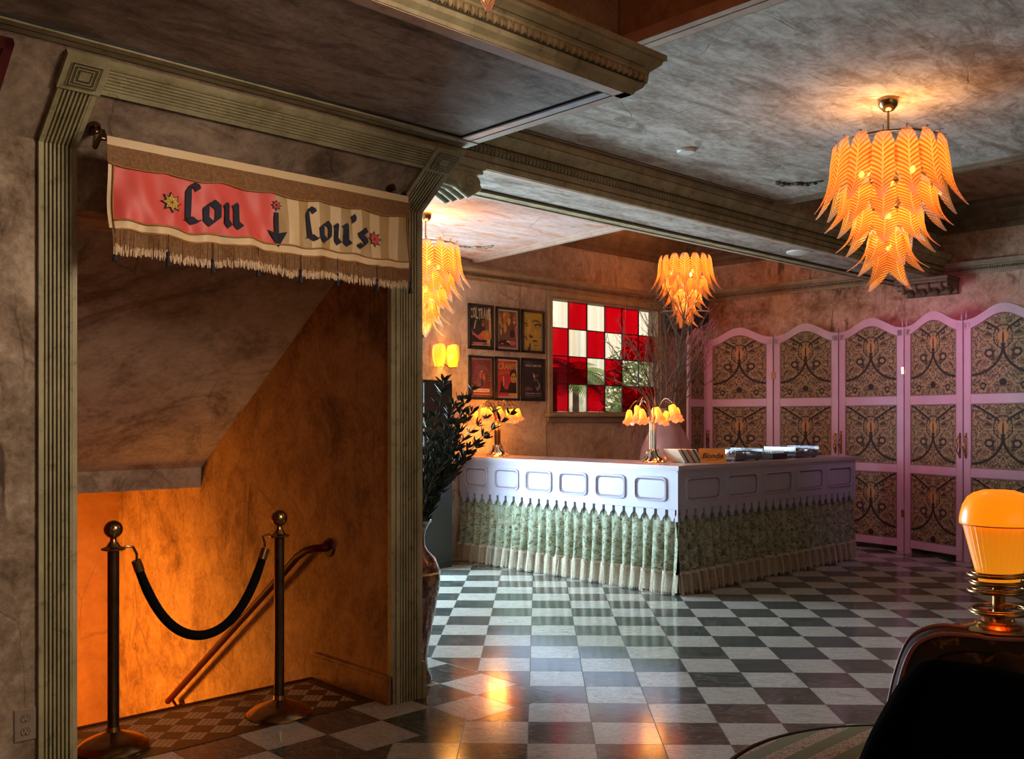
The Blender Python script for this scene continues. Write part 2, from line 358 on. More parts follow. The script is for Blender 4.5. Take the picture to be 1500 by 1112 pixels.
# ---- arch wall (left): vertical part, head over the opening, tilted upper part
b = MB(); b.box(XL, YA, -.1, 1.30, YA+.15, 2.53)
b.box(1.30, YA, 2.284, WX0, YA+.15, 2.53)
struct(b.build('wall_left', M['plaster_warm']))
b = MB()
b.add([T(XL,0),T(WX1,0),T(WX1,.43),T(XL,.43),(XL,YA+.15,2.53),(WX1,YA+.15,2.53),(WX1,YA+.15,3.2),(XL,YA+.15,3.2)],
      [(0,1,2,3),(0,4,5,1),(1,5,6,2),(3,2,6,7),(4,7,6,5),(0,3,7,4)])
struct(b.build('wall_left_upper_slope', M['plaster_slope']))

def fluted(b, P, a0, a1, l0, l1, n=7, mi=0):   # P(a, l, d): a across, l along, d out; reeded board
    W = a1-a0; e = W*.13; g = (W-2*e)/n; pts = [(a0, 0), (a0, .022), (a0+e, .022)]
    for i in range(n):
        s = a0+e+i*g; pts += [(s+g*.03, .004), (s+g*.38, .004), (s+g*.46, .020), (s+g*.94, .020)]
    pts += [(a1-e, .022), (a1, .022), (a1, 0)]
    for q in range(2, len(pts)-4): pass
    nn = len(pts); vs = [P(a, l0, d) for a, d in pts]+[P(a, l1, d) for a, d in pts]
    fs = [tuple(range(nn)), tuple(range(nn, 2*nn))[::-1]]+[(i+1, i, nn+i, nn+i+1) for i in range(nn-1)]
    b.add(vs, fs, mi)
    for i in range(n):                          # groove floors coloured dark to paint in the shade of the flutes
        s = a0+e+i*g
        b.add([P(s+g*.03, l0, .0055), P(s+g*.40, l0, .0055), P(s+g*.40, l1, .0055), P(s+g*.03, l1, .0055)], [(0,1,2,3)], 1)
V = lambda a, l, d: (a, YA-d, l)
D0 = .035
def VP(a, l, d): return (a, YA-D0*0-d, l)
def TP(a, l, d): return T(a, l, d)
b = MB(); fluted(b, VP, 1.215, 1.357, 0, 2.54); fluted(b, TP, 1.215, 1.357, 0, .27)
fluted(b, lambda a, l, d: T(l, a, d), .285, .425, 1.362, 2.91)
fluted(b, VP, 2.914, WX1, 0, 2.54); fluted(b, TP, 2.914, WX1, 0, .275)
for x0, x1 in ((1.208, 1.364), (2.908, WX1)):
    for k, (i, d) in enumerate(((0, .027), (.030, .031), (.045, .027), (.058, .034))):
        w0, w1 = x0+i, x1-i; l0, l1 = .278+i*.95, .43-i*.95
        vs = [T(w0,l0,0),T(w1,l0,0),T(w1,l1,0),T(w0,l1,0),T(w0,l0,d),T(w1,l0,d),T(w1,l1,d),T(w0,l1,d)]
        b.add(vs, [(4,5,6,7),(0,1,5,4),(1,2,6,5),(2,3,7,6),(3,0,4,7)], 0)
    for (i, w) in ((.026, .004), (.040, .004), (.054, .004)):
        d = .036
        for (p, q) in (((x0+i, .278+i*.95), (x1-i, .278+i*.95+w)), ((x0+i, .43-i*.95-w), (x1-i, .43-i*.95)), ((x0+i, .278+i*.95), (x0+i+w, .43-i*.95)), ((x1-i-w, .278+i*.95), (x1-i, .43-i*.95))):
            b.add([T(p[0],p[1],d),T(q[0],p[1],d),T(q[0],q[1],d),T(p[0],q[1],d)], [(0,1,2,3)], 1)
struct(b.build('trim_1', [M['trim'], M['trim_dark']]))
# inner jamb strip between pilaster and opening (left) and casing return (right)
b = MB(); b.box(1.300, YA-.001, 0, 1.357, YA+.16, 2.30); b.box(WX0-.008, YA-.012, 0, 2.916, YA+.02, 2.53)
struct(b.build('trim_2', M['trim']))
b = MB(); b.box(WX1-.002, YA-.03, 0, WX1+.022, YA+.07, .17); b.box(WX1-.002, YA-.03, .17, WX1+.012, YA+.06, .19)
struct(b.build('trim_3', M['trim']))

# ---- wing wall, stairwell
b = MB()
v = [(WX0,YA,-2.6),(WX1,YA,-2.6),(WX1,YB+.1,-2.6),(WX0,YB+.1,-2.6),(WX0,YA,3.3),(WX1,YA,3.3),(WX1,YB+.1,3.3),(WX0,YB+.1,3.3)]
b.add(v, [(0,3,7,4)], 0); b.add(v, [(1,5,6,2),(0,4,5,1),(3,2,6,7),(4,7,6,5),(0,1,2,3)], 1)
struct(b.build('wall_wing', [M['plaster_stair'], M['plaster_back']]))
b = MB(); b.box(.75, YA+.1, -2.6, .9, YB, 2.6); struct(b.build('wall_stair_left', M['plaster_orange']))
b = MB(); b.box(.75, 7.49, -2.6, WX0, 7.60, 2.6); struct(b.build('wall_stair_far', M['plaster_orange']))
pr = [(YA+.15,2.284),(4.337,2.284),(6.079,1.126),(6.085,.994),(7.49,.994),(7.49,2.6),(YA+.15,2.6)]
struct(MB().prism(pr, lambda a, c, d: (d, a, c), .9, WX0-.001).build('ceiling_stair_slope', M['plaster_sof']))
b = MB()
for i in range(10):
    y = 4.66+.275*i; z = -.182*(i+1)
    b.box(.9, y, z-.3, WX0-.001, y+.275+.02, z); b.box(.9, y+.255, z-.03, WX0-.001, y+.29, z+.0005)
b.box(.9, 4.66+2.75, -2.4, WX0-.001, 7.49, -2.0)
struct(b.build('stairs', M['floor']))
b = MB(); b.box(WX0-.028, YA-.012, 0, WX0, 4.66, .128); b.box(WX0-.022, YA-.012, .128, WX0, 4.66, .142)
sk = [(4.66,0),(4.66,.14),(7.4,.14-1.81),(7.4,-1.95)]
b.prism(sk, lambda a, c, d: (d, a, c), WX0-.02, WX0)
struct(b.build('baseboard_wing', M['plaster_stair']))
struct(MB().box(.9, 4.640, -.03, WX0, 4.668, .006).build('trim_4', M['red_rail']))

# ---- back wall with the tiled window and (behind the wing wall) the glazed street door
W0, W1, WZ0, WZ1 = 7.777, 9.752, 1.515, 2.842
DX0, DX1, DZ = 3.35, 5.65, 2.45
b = MB()
b.box(WX1, YB, DZ, DX1, YB+.16, HC); b.box(WX1, YB, 0, DX0, YB+.16, DZ); b.box(DX1, YB, 0, W0, YB+.16, HC)
b.box(W0, YB, 0, W1, YB+.16, WZ0); b.box(W0, YB, WZ1, W1, YB+.16, HC); b.box(W1, YB, 0, XR, YB+.16, HC)
struct(b.build('wall_back', M['plaster_back']))
struct(MB().box(XR, YN, 0, XR+.15, YB+.16, HC).build('wall_right', M['plaster_right']))
struct(MB().box(XL, YN-.15, 0, XR, YN, HC).build('wall_near', M['plaster_warm']))
struct(MB().box(XL-.15, YN, 0, XL, YA+.15, HC).build('wall_west', M['plaster_warm']))
# casing, sill, mullions
fr = MB()
for (x0, z0, x1, z1) in ((W0-.07, WZ0-.02, W0, WZ1), (W1, WZ0-.02, W1+.07, WZ1), (W0-.07, WZ1, W1+.07, WZ1+.064)): fr.bbox(x0, YB-.035, z0, x1, YB+.01, z1, .008)
for (x0, z0, x1, z1) in ((W0-.001, WZ0, W0+.022, WZ1), (W1-.022, WZ0, W1+.001, WZ1), (W0, WZ1-.02, W1, WZ1+.001), (W0, WZ0-.001, W1, WZ0+.02)): fr.box(x0, YB-.01, z0, x1, YB+.15, z1)
win = struct(fr.build('window_1', M['trim_back']))
s = MB(); s.bbox(W0-.1, YB-.07, WZ0-.04, W1+.1, YB+.005, WZ0-.002, .008); s.bbox(W0-.07, YB-.03, WZ0-.10, W1+.07, YB+.005, WZ0-.045, .006)
struct(s.build('window_sill', M['trim_back'], win))
pat = ['crcrrc', 'rcrcrr', 'rrcrcc', 'rcrcrr']
pr_, pc_, mu = MB(), MB(), MB(); cw_ = (W1-W0-.044)/6; rh = (WZ1-WZ0-.04)/4; yg = YB+.05
for r in range(4):
    for c in range(6):
        x0 = W0+.022+c*cw_; z1 = WZ1-.02-r*rh
        (pr_ if pat[r][c] == 'r' else pc_).box(x0+.003, yg, z1-rh+.003, x0+cw_-.003, yg+.005, z1-.003)
for c in range(1, 6): mu.box(W0+.022+c*cw_-.0035, yg-.006, WZ0+.02, W0+.022+c*cw_+.0035, yg+.011, WZ1-.02)
for r in range(1, 4): mu.box(W0+.022, yg-.007, WZ1-.02-r*rh-.006, W1-.022, yg+.012, WZ1-.02-r*rh+.006)
struct(pr_.build('red_glass', M['pane_red'], win, label='deep red glass squares')); struct(pc_.build('clear_glass', M['pane_clear'], win, label='clear glass squares')); struct(mu.build('window_muntin', M['frame_black'], win))
b = MB()
for x in (DX0, (DX0+DX1)/2-.03, DX1-.06): b.box(x, YB+.03, 0, x+.06, YB+.09, DZ)
for z in (0, DZ-.08): b.box(DX0, YB+.03, z, DX1, YB+.09, z+.08)
d1 = struct(b.build('door_1', M['trim_back'])); struct(MB().box(DX0, YB+.055, .08, DX1, YB+.06, DZ-.08).build('door_glass', M['pane_clear'], d1))

# wall panel mouldings, baseboards
b = MB()
b.box(7.694, YB-.010, .0, 7.704, YB, 2.905); b.box(7.70, YB-.014, .2, 9.95, YB, .215)
struct(b.build('trim_5', M['trim_back']))
b = MB(); b.box(5.7, YB-.022, 0, XR, YB, .13); b.box(5.7, YB-.03, .13, XR, YB, .155); b.box(5.7, YB-.035, 0, XR, YB, .02); struct(b.build('baseboard_back', M['trim_back']))
b = MB(); b.box(XR-.022, YN, 0, XR, YB, .15); struct(b.build('baseboard_right', M['trim_back']))

# ---- classical mouldings.  profile points (out, z)
def run_x(b, prof, x0, x1, y, sgn=-1, mi=0): b.prism(prof, lambda o_, z, d: (d, y+sgn*o_, z), x0, x1, mi)
def run_y(b, prof, y0, y1, x, sgn=-1, mi=0): b.prism(prof, lambda o_, z, d: (x+sgn*o_, d, z), y0, y1, mi)
wallcor = lambda z: [(0,z),(.022,z),(.022,z+.022),(.035,z+.03),(.035,z+.075),(.06,z+.085),(.075,z+.11),(.075,z+.135),(0,z+.145)]
b = MB(); run_x(b, wallcor(2.91), WX1, XR, YB)
n = 190
for i in range(n):
    x = 5.8+i*(XR-5.8)/n; b.box(x, YB-.048, 2.948, x+.012, YB-.034, 2.975, 1)
struct(b.build('trim_6', [M['trim_back'], M['trim_brown']]))
b = MB(); run_y(b, wallcor(2.985), YN, YB-.02, XR)
for i in range(260):
    y = 1.2+i*.0242; b.box(XR-.048, y, 3.024, XR-.034, y+.012, 3.050, 1)
struct(b.build('trim_7', [M['trim_back'], M['trim_brown']]))
up = [(0,3.44),(.02,3.44),(.02,3.49),(.05,3.51),(.05,3.55),(.10,3.59),(.11,3.62),(.17,3.66),(.19,3.70),(.24,3.72),(0,3.72)]
b = MB(); run_x(b, up, WX1, XR, YB); run_y(b, up, YN, YB, XR)
run_x(b, up, WX1, XR, 4.30); run_x(b, up, WX1, XR, 4.83, 1)
struct(b.build('trim_8', M['trim_brown']))

# ---- beam across the room with crown and dentils, plus the frame lines on its underside
struct(MB().box(WX1, 4.30, 2.965, XR, 4.83, HC).build('ceiling_beam', M['ceil_grey']))
b = MB()
cr = [(0,2.955),(.02,2.955),(.03,2.99),(.035,3.03),(.045,3.035),(.045,3.085),(.06,3.09),(.065,3.11),(.11,3.15),(.125,3.19),(.125,3.215),(0,3.22)]
run_x(b, cr, WX1, XR-.05, 4.30)
for i in range(230):
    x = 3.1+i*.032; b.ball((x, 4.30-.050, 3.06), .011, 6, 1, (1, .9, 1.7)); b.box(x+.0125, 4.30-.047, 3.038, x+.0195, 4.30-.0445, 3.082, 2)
for z, o_ in ((3.034, .0465), (3.086, .0615), (2.992, .037), (3.150, .112)): b.box(WX1, 4.30-o_, z, XR-.05, 4.30-.02, z+.004, 2)
struct(b.build('trim_9', [M['trim'], M['trim'], M['trim_dark']]))
b = MB(); b.box(WX1, 4.295, 2.952, XR, 4.345, 2.966, 1); b.box(WX1, 4.345, 2.958, XR, 4.353, 2.966, 2)
b.box(WX1, 4.70, 2.955, XR, 4.712, 2.966, 2); b.box(WX1, 4.712, 2.945, XR, 4.75, 2.966, 0); b.box(WX1, 4.75, 2.953, XR, 4.760, 2.966, 2); b.box(WX1, 4.76, 2.948, XR, 4.80, 2.966, 0); b.box(WX1, 4.80, 2.940, XR, 4.84, 2.966, 1)
struct(b.build('trim_10', [M['trim'], M['trim_pink'], M['trim_dark']]))

# ---- lowered soffit over the arch, its egg-and-dart crown and silver frame line
SX, SY0, SY1, SZ = 3.10, 2.55, 3.60, 2.80
struct(MB().box(XL, SY0, SZ+.012, SX, SY1+.3, 2.95).build('ceiling_soffit', M['ceil_dark']))
b = MB()
b.box(XL, SY0, SZ, SX, SY0+.055, SZ+.013, 0); b.box(SX-.05, SY0, SZ, SX, SY1-.02, SZ+.013, 0); b.box(XL, SY1-.085, SZ-.004, SX, SY1+.01, SZ+.013, 3)
b.box(XL, SY0+.055, SZ+.003, SX-.05, SY0+.063, SZ+.013, 1); b.box(XL, SY0+.063, SZ+.006, SX-.1, SY0+.071, SZ+.013, 2)
b.box(SX-.058, SY0+.055, SZ+.003, SX-.05, SY1-.09, SZ+.013, 1); b.box(SX-.105, SY0+.063, SZ+.001, SX-.058, SY1-.09, SZ+.013, 2); b.box(SX-.113, SY0+.063, SZ+.003, SX-.105, SY1-.09, SZ+.013, 1)
b.box(XL, SY1-.093, SZ+.003, SX-.105, SY1-.085, SZ+.013, 1); b.box(XL, SY1-.045, SZ-.0045, SX-.05, SY1-.037, SZ, 1)
struct(b.build('trim_11', [M['trim_pink'], M['black'], M['trim_silver'], M['trim']]))
b = MB()
ec = [(0,2.803),(.006,2.803),(.012,2.815),(.034,2.83),(.040,2.842),(.044,2.85),(.044,2.882),(.052,2.887),(.054,2.896),(.066,2.905),(.090,2.925),(.094,2.938),(.106,2.942),(.106,2.965),(0,2.97)]
run_x(b, ec, XL, SX, SY0)
# mitred return on the +x end: swept outline
b2 = [(SX+max(a, 0), SY0-max(a, 0), z) for a, z in ec]
nn = len(ec); vs = [(SX, SY0-a, z) for a, z in ec]+[(SX+a, SY0-a, z) for a, z in ec]+[(SX+a, SY1, z) for a, z in ec]
b.add(vs, [(i, (i+1) % nn, nn+(i+1) % nn, nn+i) for i in range(nn)]+[(nn+i, nn+(i+1) % nn, 2*nn+(i+1) % nn, 2*nn+i) for i in range(nn)]+[tuple(range(2*nn, 3*nn))])
for i in range(112):
    x = SX+.03-i*.034
    b.ball((x, SY0-.049, 2.866), .0135, 8, 1, (.85, .95, 1.25))
    b.box(x-.0172, SY0-.0455, 2.849, x-.0135, SY0-.044, 2.883, 2); b.box(x+.0135, SY0-.0455, 2.849, x+.0172, SY0-.044, 2.883, 2); b.box(x-.0172, SY0-.0452, 2.849, x+.0172, SY0-.044, 2.857, 2)
    b.tube([(x+.017, SY0-.052, 2.883), (x+.017, SY0-.049, 2.852)], [.0035, .0015], 5, 1)
    b.tube([(x-.013, SY0-.050, 2.884), (x-.0125, SY0-.050, 2.864), (x, SY0-.048, 2.850), (x+.0125, SY0-.050, 2.864), (x+.013, SY0-.050, 2.884)], .002, 4, 0)
for i in range(70):
    y = SY0-.01+i*.034; b.ball((SX+.046, y, 2.866), .0125, 6, 1, (.8, .85, 1.25))
for z in (2.8455, 2.8845, 2.9035, 2.940): b.box(XL, SY0-(.0445 if z < 2.89 else .0665 if z < 2.92 else .0955), z, SX+.01, SY0-.03, z+.003, 2)
struct(b.build('trim_12', [M['trim'], M['trim'], M['trim_dark']]))
# recess above the viewer: fascia walls
b = MB(); b.box(XL, 2.87, 2.94, 3.40, 2.97, HC); b.box(3.40, YN, 3.16, 3.50, 2.97, HC)
b.box(3.36, YN, 3.145, 3.40, 2.87, 3.19, 1); b.box(3.375, YN, 3.19, 3.40, 2.87, 3.205, 1)
b.box(3.393, 2.862, 3.2, 3.407, 2.876, HC, 2)
struct(b.build('wall_recess', [M['fascia'], M['trim_pink'], M['trim_brown']]))

# ---- floating ceiling panels
GP = [(3.42,YN),(6.74,YN),(6.87,4.15),(WX1,4.19),(WX1,2.9),(3.42,2.9)]
slab('ceiling_panel_grey', GP, 3.20, 3.26, M['ceil_grey'])
b = MB()
def edge_strip(b, p, q, z0, z1, w, side, mi=0):
    d = (Vector(q)-Vector(p)).normalized(); nrm = Vector((-d.y, d.x))*side*w
    b.prism([p, q, (q[0]+nrm.x, q[1]+nrm.y), (p[0]+nrm.x, p[1]+nrm.y)], lambda a, c, z: (a, c, z), z0, z1, mi)
edge_strip(b, (6.74, YN), (6.87, 4.15), 3.17, 3.265, .05, 1); edge_strip(b, (6.69, YN), (6.82, 4.12), 3.188, 3.2, .02, 1)
edge_strip(b, (6.87, 4.15), (WX1, 4.19), 3.185, 3.262, .02, 1); edge_strip(b, (6.87, 4.12), (WX1, 4.16), 3.192, 3.2, .02, 1)
edge_strip(b, (3.42, YN), (3.42, 2.87), 3.15, 3.2, .05, -1, 1)
struct(b.build('trim_13', [M['trim_brown'], M['trim_pink']]))
PP = [(WX1,7.55),(6.62,7.55),(6.33,4.86),(WX1,4.86)]
slab('ceiling_panel_pink', PP, 3.12, 3.17, M['ceil_pink'])
b = MB(); edge_strip(b, (6.62, 7.55), (6.33, 4.86), 3.085, 3.175, .05, -1); edge_strip(b, (6.57, 7.55), (6.28, 4.86), 3.105, 3.12, .03, -1)
struct(b.build('trim_14', M['trim_pink']))

# ================================================================== OUTSIDE the tiled window
def ext_wall():
    t = NT('striped_drape'); x, y, z = t.sep(t.obj())
    s = t.noise(t.comb(t.math('MULTIPLY', x, 5.0), 0.0, 0.0), 1.2, 2); f = t.noise(t.comb(t.math('MULTIPLY', x, 30.0), 0.0, 0.0), 1.0, 2)
    c = t.ramp(s, [(.40, (.95,.95,.93)), (.47, (.90,.80,.66)), (.53, (.96,.95,.92)), (.58, (.88,.72,.60))], 'EASE'); c = t.mix(t.math('MULTIPLY', f, .25), c, (.78,.70,.58))
    return t.end(t.pbr(c, .8))
M['drape'] = ext_wall()
n = 120; rings = []
for i in range(n+1):
    x = 7.2+i*8.0/n; y = 10.8+.06*math.sin(i*1.9)+.03*math.sin(i*.7); rings.append([(x, y, -.3), (x, y, 5.0)])
b = MB(); b.loft(rings, 0, False, False); o = b.build('outdoor_drape', M['drape'], smooth=2); tag(o, 'pale striped hanging fabric outside the checkered window', 'drape')
b = MB(); b.box(2, YB+.16, -.4, 18, 14, -.3); o = struct(b.build('ground_outside', plain('patio', (.55,.52,.47), .8)))
M['palm'] = plain('palm_leaf', (.16,.24,.05), .45, 0, .35, 6); M['palm_d'] = plain('dark_leaf', (.022,.038,.022), .55, 0, .4, 9)
M['bark'] = plain('bark', (.10,.065,.045), .8, 0, .3, 20)
def frond(b, base, az, el, L, n=16, wid=.05, leng=.3, mi=0, droop=.9):
    pts = []; p = Vector(base); e = el; ds = L/n
    for i in range(n+1):
        pts.append(p.copy()); p = p+Vector((math.cos(az)*math.cos(e), math.sin(az)*math.cos(e), math.sin(e)))*ds; e -= droop/n*1.6
    b.tube(pts, [.008*(1-i/(n+2)) + .002 for i in range(n+1)], 5, mi)
    for i in range(2, n+1):
        f = i/n; tdir = (pts[i]-pts[i-1]).normalized(); side = tdir.cross(Vector((0,0,1))).normalized(); ll = leng*math.sin(PI*min(1, f*.85+.15))*(1.05)
        for s in (-1, 1):
            d = (side*s*.8+tdir*.65+Vector((0,0,-.25))).normalized(); q = pts[i]; m = q+d*ll*.5; e_ = q+d*ll+Vector((0,0,-.04)); wv = tdir*wid*.5
            b.add([tuple(q-wv*.3), tuple(m-wv*.8), tuple(e_), tuple(m+wv*.8), tuple(q+wv*.3)], [(0,1,2,3,4)], mi)
def palm(name, base, h, nf, L, label, seed, mat='palm', el=.9):
    random.seed(seed); r = thing(name, label, 'palm', base)
    b = MB(); b.tube([(0,0,0),(.03,.02,h*.5),(0,0,h)], [.07,.055,.045], 8); b.build('stem', M['bark'], r)
    b = MB()
    for i in range(nf): frond(b, (0,0,h), 2*PI*i/nf+random.random()*.5, el-random.random()*.9, L*(.8+.3*random.random()), 18, .045, .34)
    b.build('foliage', M[mat], r); return r
palm('garden_palm', (9.42, 9.12, -.3), 2.35, 12, .80, 'palm with wide green fronds against the lower left window squares', 11)
palm('garden_palm', (10.55, 9.75, -.3), 2.45, 12, .75, 'leafy palm seen through the middle of the checkered window', 12)
def bush(name, base, R_, n, label, seed, lift=0.0):
    random.seed(seed); r = thing(name, label, 'shrub', base); b = MB()
    for i in range(n):
        th = random.random()*2*PI; ph = math.acos(1-2*random.random()); rr = R_*(.5+.5*random.random())
        c = Vector((rr*math.cos(th)*math.sin(ph), rr*math.sin(th)*math.sin(ph), lift+R_*1.7+rr*1.6*math.cos(ph)))
        u = Vector((random.uniform(-1,1), random.uniform(-1,1), random.uniform(-1,1))).normalized(); v_ = u.orthogonal().normalized()*.022; u = u*.06
        b.add([tuple(c-u), tuple(c-v_), tuple(c+u), tuple(c+v_)], [(0,1,2,3)], 0)
    b.build('foliage', M['palm'], r); b = MB()
    for k in range(7): b.tube([(0,0,0), (.25*R_*math.cos(k), .25*R_*math.sin(k), R_), (.7*R_*math.cos(k), .7*R_*math.sin(k), lift+R_*2.2)], [.02,.014,.006], 6)
    b.build('stem', M['bark'], r); return r
bush('garden_shrub', (12.0, 9.7, -.3), .66, 2600, 'small-leaved shrub filling the right side of the checkered window', 5, .95)
bush('garden_shrub', (10.55, 8.75, -.3), .42, 1300, 'low shrub behind the bottom row of the checkered window, left of the taller one', 6, .85)
palm('garden_palm', (9.75, 10.15, -.3), 3.25, 11, .65, 'tall palm whose fronds reach the second row of the checkered window', 14)
# ================================================================== FOLDING SCREENS
def brocade():
    t = NT('brocade'); u, v, _ = t.sep(t.uv()); U = t.math('ABSOLUTE', t.math('SUBTRACT', t.math('MULTIPLY', u, 2.0), 1.0))
    P = t.comb(t.math('MULTIPLY', U, .33), t.math('MULTIPLY', v, .85), 0.0)
    n1 = t.noise(P, 16, 5, .6, .6); n2 = t.noise(P, 42, 4, .6, .4); vd = t.voro(P, 26); vc = t.voro(P, 26, out='Color'); weave = t.noise(t.comb(t.math('MULTIPLY', u, .2), v, 0.0), 60, 2)
    base = t.ramp(n1, [(.34, (.06,.045,.02)), (.45, (.27,.20,.095)), (.55, (.46,.34,.17)), (.66, (.22,.16,.07))])
    base = t.mix(t.ramp(n2, [(.50, 0.0), (.58, .85)]), base, (.03,.025,.014))
    # blossoms and flecks
    fl = t.ramp(vd, [(.0, 1.0), (.22, 1.0), (.30, 0.0)]); vs = t.sep(vc)[0]
    base = t.mix(t.math('MULTIPLY', fl, t.math('GREATER_THAN', vs, .72)), base, (.50,.37,.20)); base = t.mix(t.math('MULTIPLY', fl, t.math('LESS_THAN', vs, .12)), base, (.42,.20,.08))
    def band(e, w, c, b0):
        k = t.ramp(t.math('ABSOLUTE', t.math('ADD', e, t.math('MULTIPLY', t.math('SUBTRACT', n2, .5), .03))), [(0.0, 1.0), (w*.7, 1.0), (w, 0.0)]); return t.mix(k, b0, c)
    dk = (.018,.014,.010)
    # garland from the top corners to the middle
    e1 = t.math('SUBTRACT', v, t.math('SUBTRACT', .27, t.math('MULTIPLY', t.math('POWER', U, .8), .27)))
    base = band(e1, .018, dk, base)
    # sweeping arcs
    a = t.math('SUBTRACT', U, 1.0); a = t.math('MULTIPLY', a, a); bq = t.math('DIVIDE', t.math('SUBTRACT', v, .40), .36); bq = t.math('MULTIPLY', bq, bq)
    e2 = t.math('SUBTRACT', t.math('SQRT', t.math('ADD', a, bq)), 1.0)
    lower = t.math('GREATER_THAN', v, .37)
    k2 = t.math('MULTIPLY', lower, t.ramp(t.math('ABSOLUTE', e2), [(0.0, 1.0), (.035, 1.0), (.05, 0.0)])); base = t.mix(k2, base, dk)
    def disc(cu, cv, sx, sy):
        x = t.math('DIVIDE', t.math('SUBTRACT', U, cu), sx); y = t.math('DIVIDE', t.math('SUBTRACT', v, cv), sy)
        return t.math('SQRT', t.math('ADD', t.math('MULTIPLY', x, x), t.math('MULTIPLY', y, y)))
    r1 = disc(.42, .50, .15, .055); base = t.mix(t.ramp(r1, [(.0, 0.0), (.55, 0.0), (.62, 1.0), (.95, 1.0), (1.05, 0.0)]), base, dk); base = t.mix(t.ramp(r1, [(.0, 1.0), (.30, 1.0), (.42, 0.0)]), base, (.42,.32,.20))
    r2 = disc(0.0, .30, .17, .10); r2 = t.math('ADD', r2, t.math('MULTIPLY', t.math('SUBTRACT', n2, .5), .8))
    base = t.mix(t.ramp(r2, [(.0, 1.0), (.85, 1.0), (.95, 0.0)]), base, (.55,.30,.10)); base = t.mix(t.ramp(disc(0.0, .30, .30, .15), [(.0, 0.0), (.88, 0.0), (.92, .9), (1.0, .9), (1.05, 0.0)]), base, dk)
    base = t.mix(t.ramp(disc(0.0, .33, .03, .10), [(.0, 1.0), (.9, 1.0), (1.0, 0.0)]), base, dk)
    r3 = disc(0.0, .86, .12, .05); r3 = t.math('ADD', r3, t.math('MULTIPLY', t.math('SUBTRACT', n2, .5), 1.6)); base = t.mix(t.ramp(r3, [(.0, 1.0), (.8, 1.0), (.95, 0.0)]), base, dk)
    r4 = disc(.62, .90, .10, .045); base = t.mix(t.ramp(r4, [(.0, 0.0), (.5, 0.0), (.6, 1.0), (.95, 1.0), (1.05, 0.0)]), base, dk)
    r5 = disc(.40, .17, .10, .04); base = t.mix(t.ramp(r5, [(.0, 0.0), (.5, 0.0), (.6, 1.0), (.95, 1.0), (1.05, 0.0)]), base, dk)
    return t.end(t.pbr(t.mix(t.math('MULTIPLY', weave, .25), base, (.04,.03,.02)), .7, 0.0, t.bump(n2, .2, .003)))
M['brocade'] = brocade()
M['screen_paint'] = plain('screen_paint', (.60,.40,.47), .36, 0, .1, 2.5)
M['screen_bead'] = plain('screen_bead', (.26,.14,.15), .5)

def leaf(W, ssw=.082):
    top = lambda x: 2.455+.135*(.5-.5*math.cos(2*PI*min(1, max(0, x/W))))**1.15
    y0, y1 = -.015, .015; f = MB()
    f.bbox(0, y0, 0, ssw, y1, 2.43, .005); f.bbox(W-ssw, y0, 0, W, y1, 2.43, .005)
    for a, c in ((.055, .14), (.865, .955), (1.605, 1.70)): f.bbox(ssw-.002, y0+.002, a, W-ssw+.002, y1-.002, c, .004)
    n = 24; xs = [W*i/n for i in range(n+1)]
    inn = lambda x: (top(x)-.095)
    outer = [(x, top(x)) for x in xs]; inner = [(x, max(2.30, inn(x))) for x in xs][::-1]
    rings = [[(x, y0, inn(x)), (x, y1, inn(x)), (x, y1, top(x)-.006), (x, y1-.006, top(x)), (x, y0+.006, top(x)), (x, y0, top(x)-.006)] for x in xs]
    f.loft(rings, 0, True)
    fr = MB()
    pans = []
    def fab(z0, z1f):
        b = MB(); x0, x1 = ssw-.004, W-ssw+.004; m = 14
        vs = []; uv = []
        zt = max(z1f(x0+(x1-x0)*i/m) for i in range(m+1))
        for i in range(m+1):
            x = x0+(x1-x0)*i/m
            for z in (z0, z1f(x)): vs.append((x, 0, z)); uv.append((i/m, (zt-z)/.80))
        V2 = []; F = []; UVs = []
        for s, d in ((-.004, 0), (.004, 1)):
            o = len(V2); V2 += [(x, s, z) for x, _, z in vs]; UVs += uv
            for i in range(m):
                q = (o+2*i, o+2*i+2, o+2*i+3, o+2*i+1); F.append(q if not d else q[::-1])
        b.add(V2, F, 0, UVs); return b
    pans.append(fab(.135, lambda x: .87)); pans.append(fab(.95, lambda x: 1.61)); pans.append(fab(1.695, lambda x: inn(x)+.005))
    bead = MB()
    for a, c in ((.14, .865), (.955, 1.605)):
        for (p, q) in (((ssw, a), (ssw+.008, c)), ((W-ssw-.008, a), (W-ssw, c)), ((ssw, a), (W-ssw, a+.008)), ((ssw, c-.008), (W-ssw, c))): bead.box(p[0], -.011, p[1], q[0], .011, q[1])
    bead.box(ssw, -.011, 1.70, ssw+.008, .011, inn(ssw)); bead.box(W-ssw-.008, -.011, 1.70, W-ssw, .011, inn(W-ssw)); bead.box(ssw, -.011, 1.70, W-ssw, .011, 1.708)
    xs2 = [ssw+(W-2*ssw)*i/16 for i in range(17)]; bead.tube([(x, 0, inn(x)-.003) for x in xs2], .009, 6)
    return f, pans, bead
def finial(b, x, z=2.452):
    b.lathe([(.008,0),(.008,.015),(.014,.02),(.006,.03),(.010,.042),(.012,.05),(.006,.06),(.0035,.075),(.001,.11)], (x, 0, z), 8)
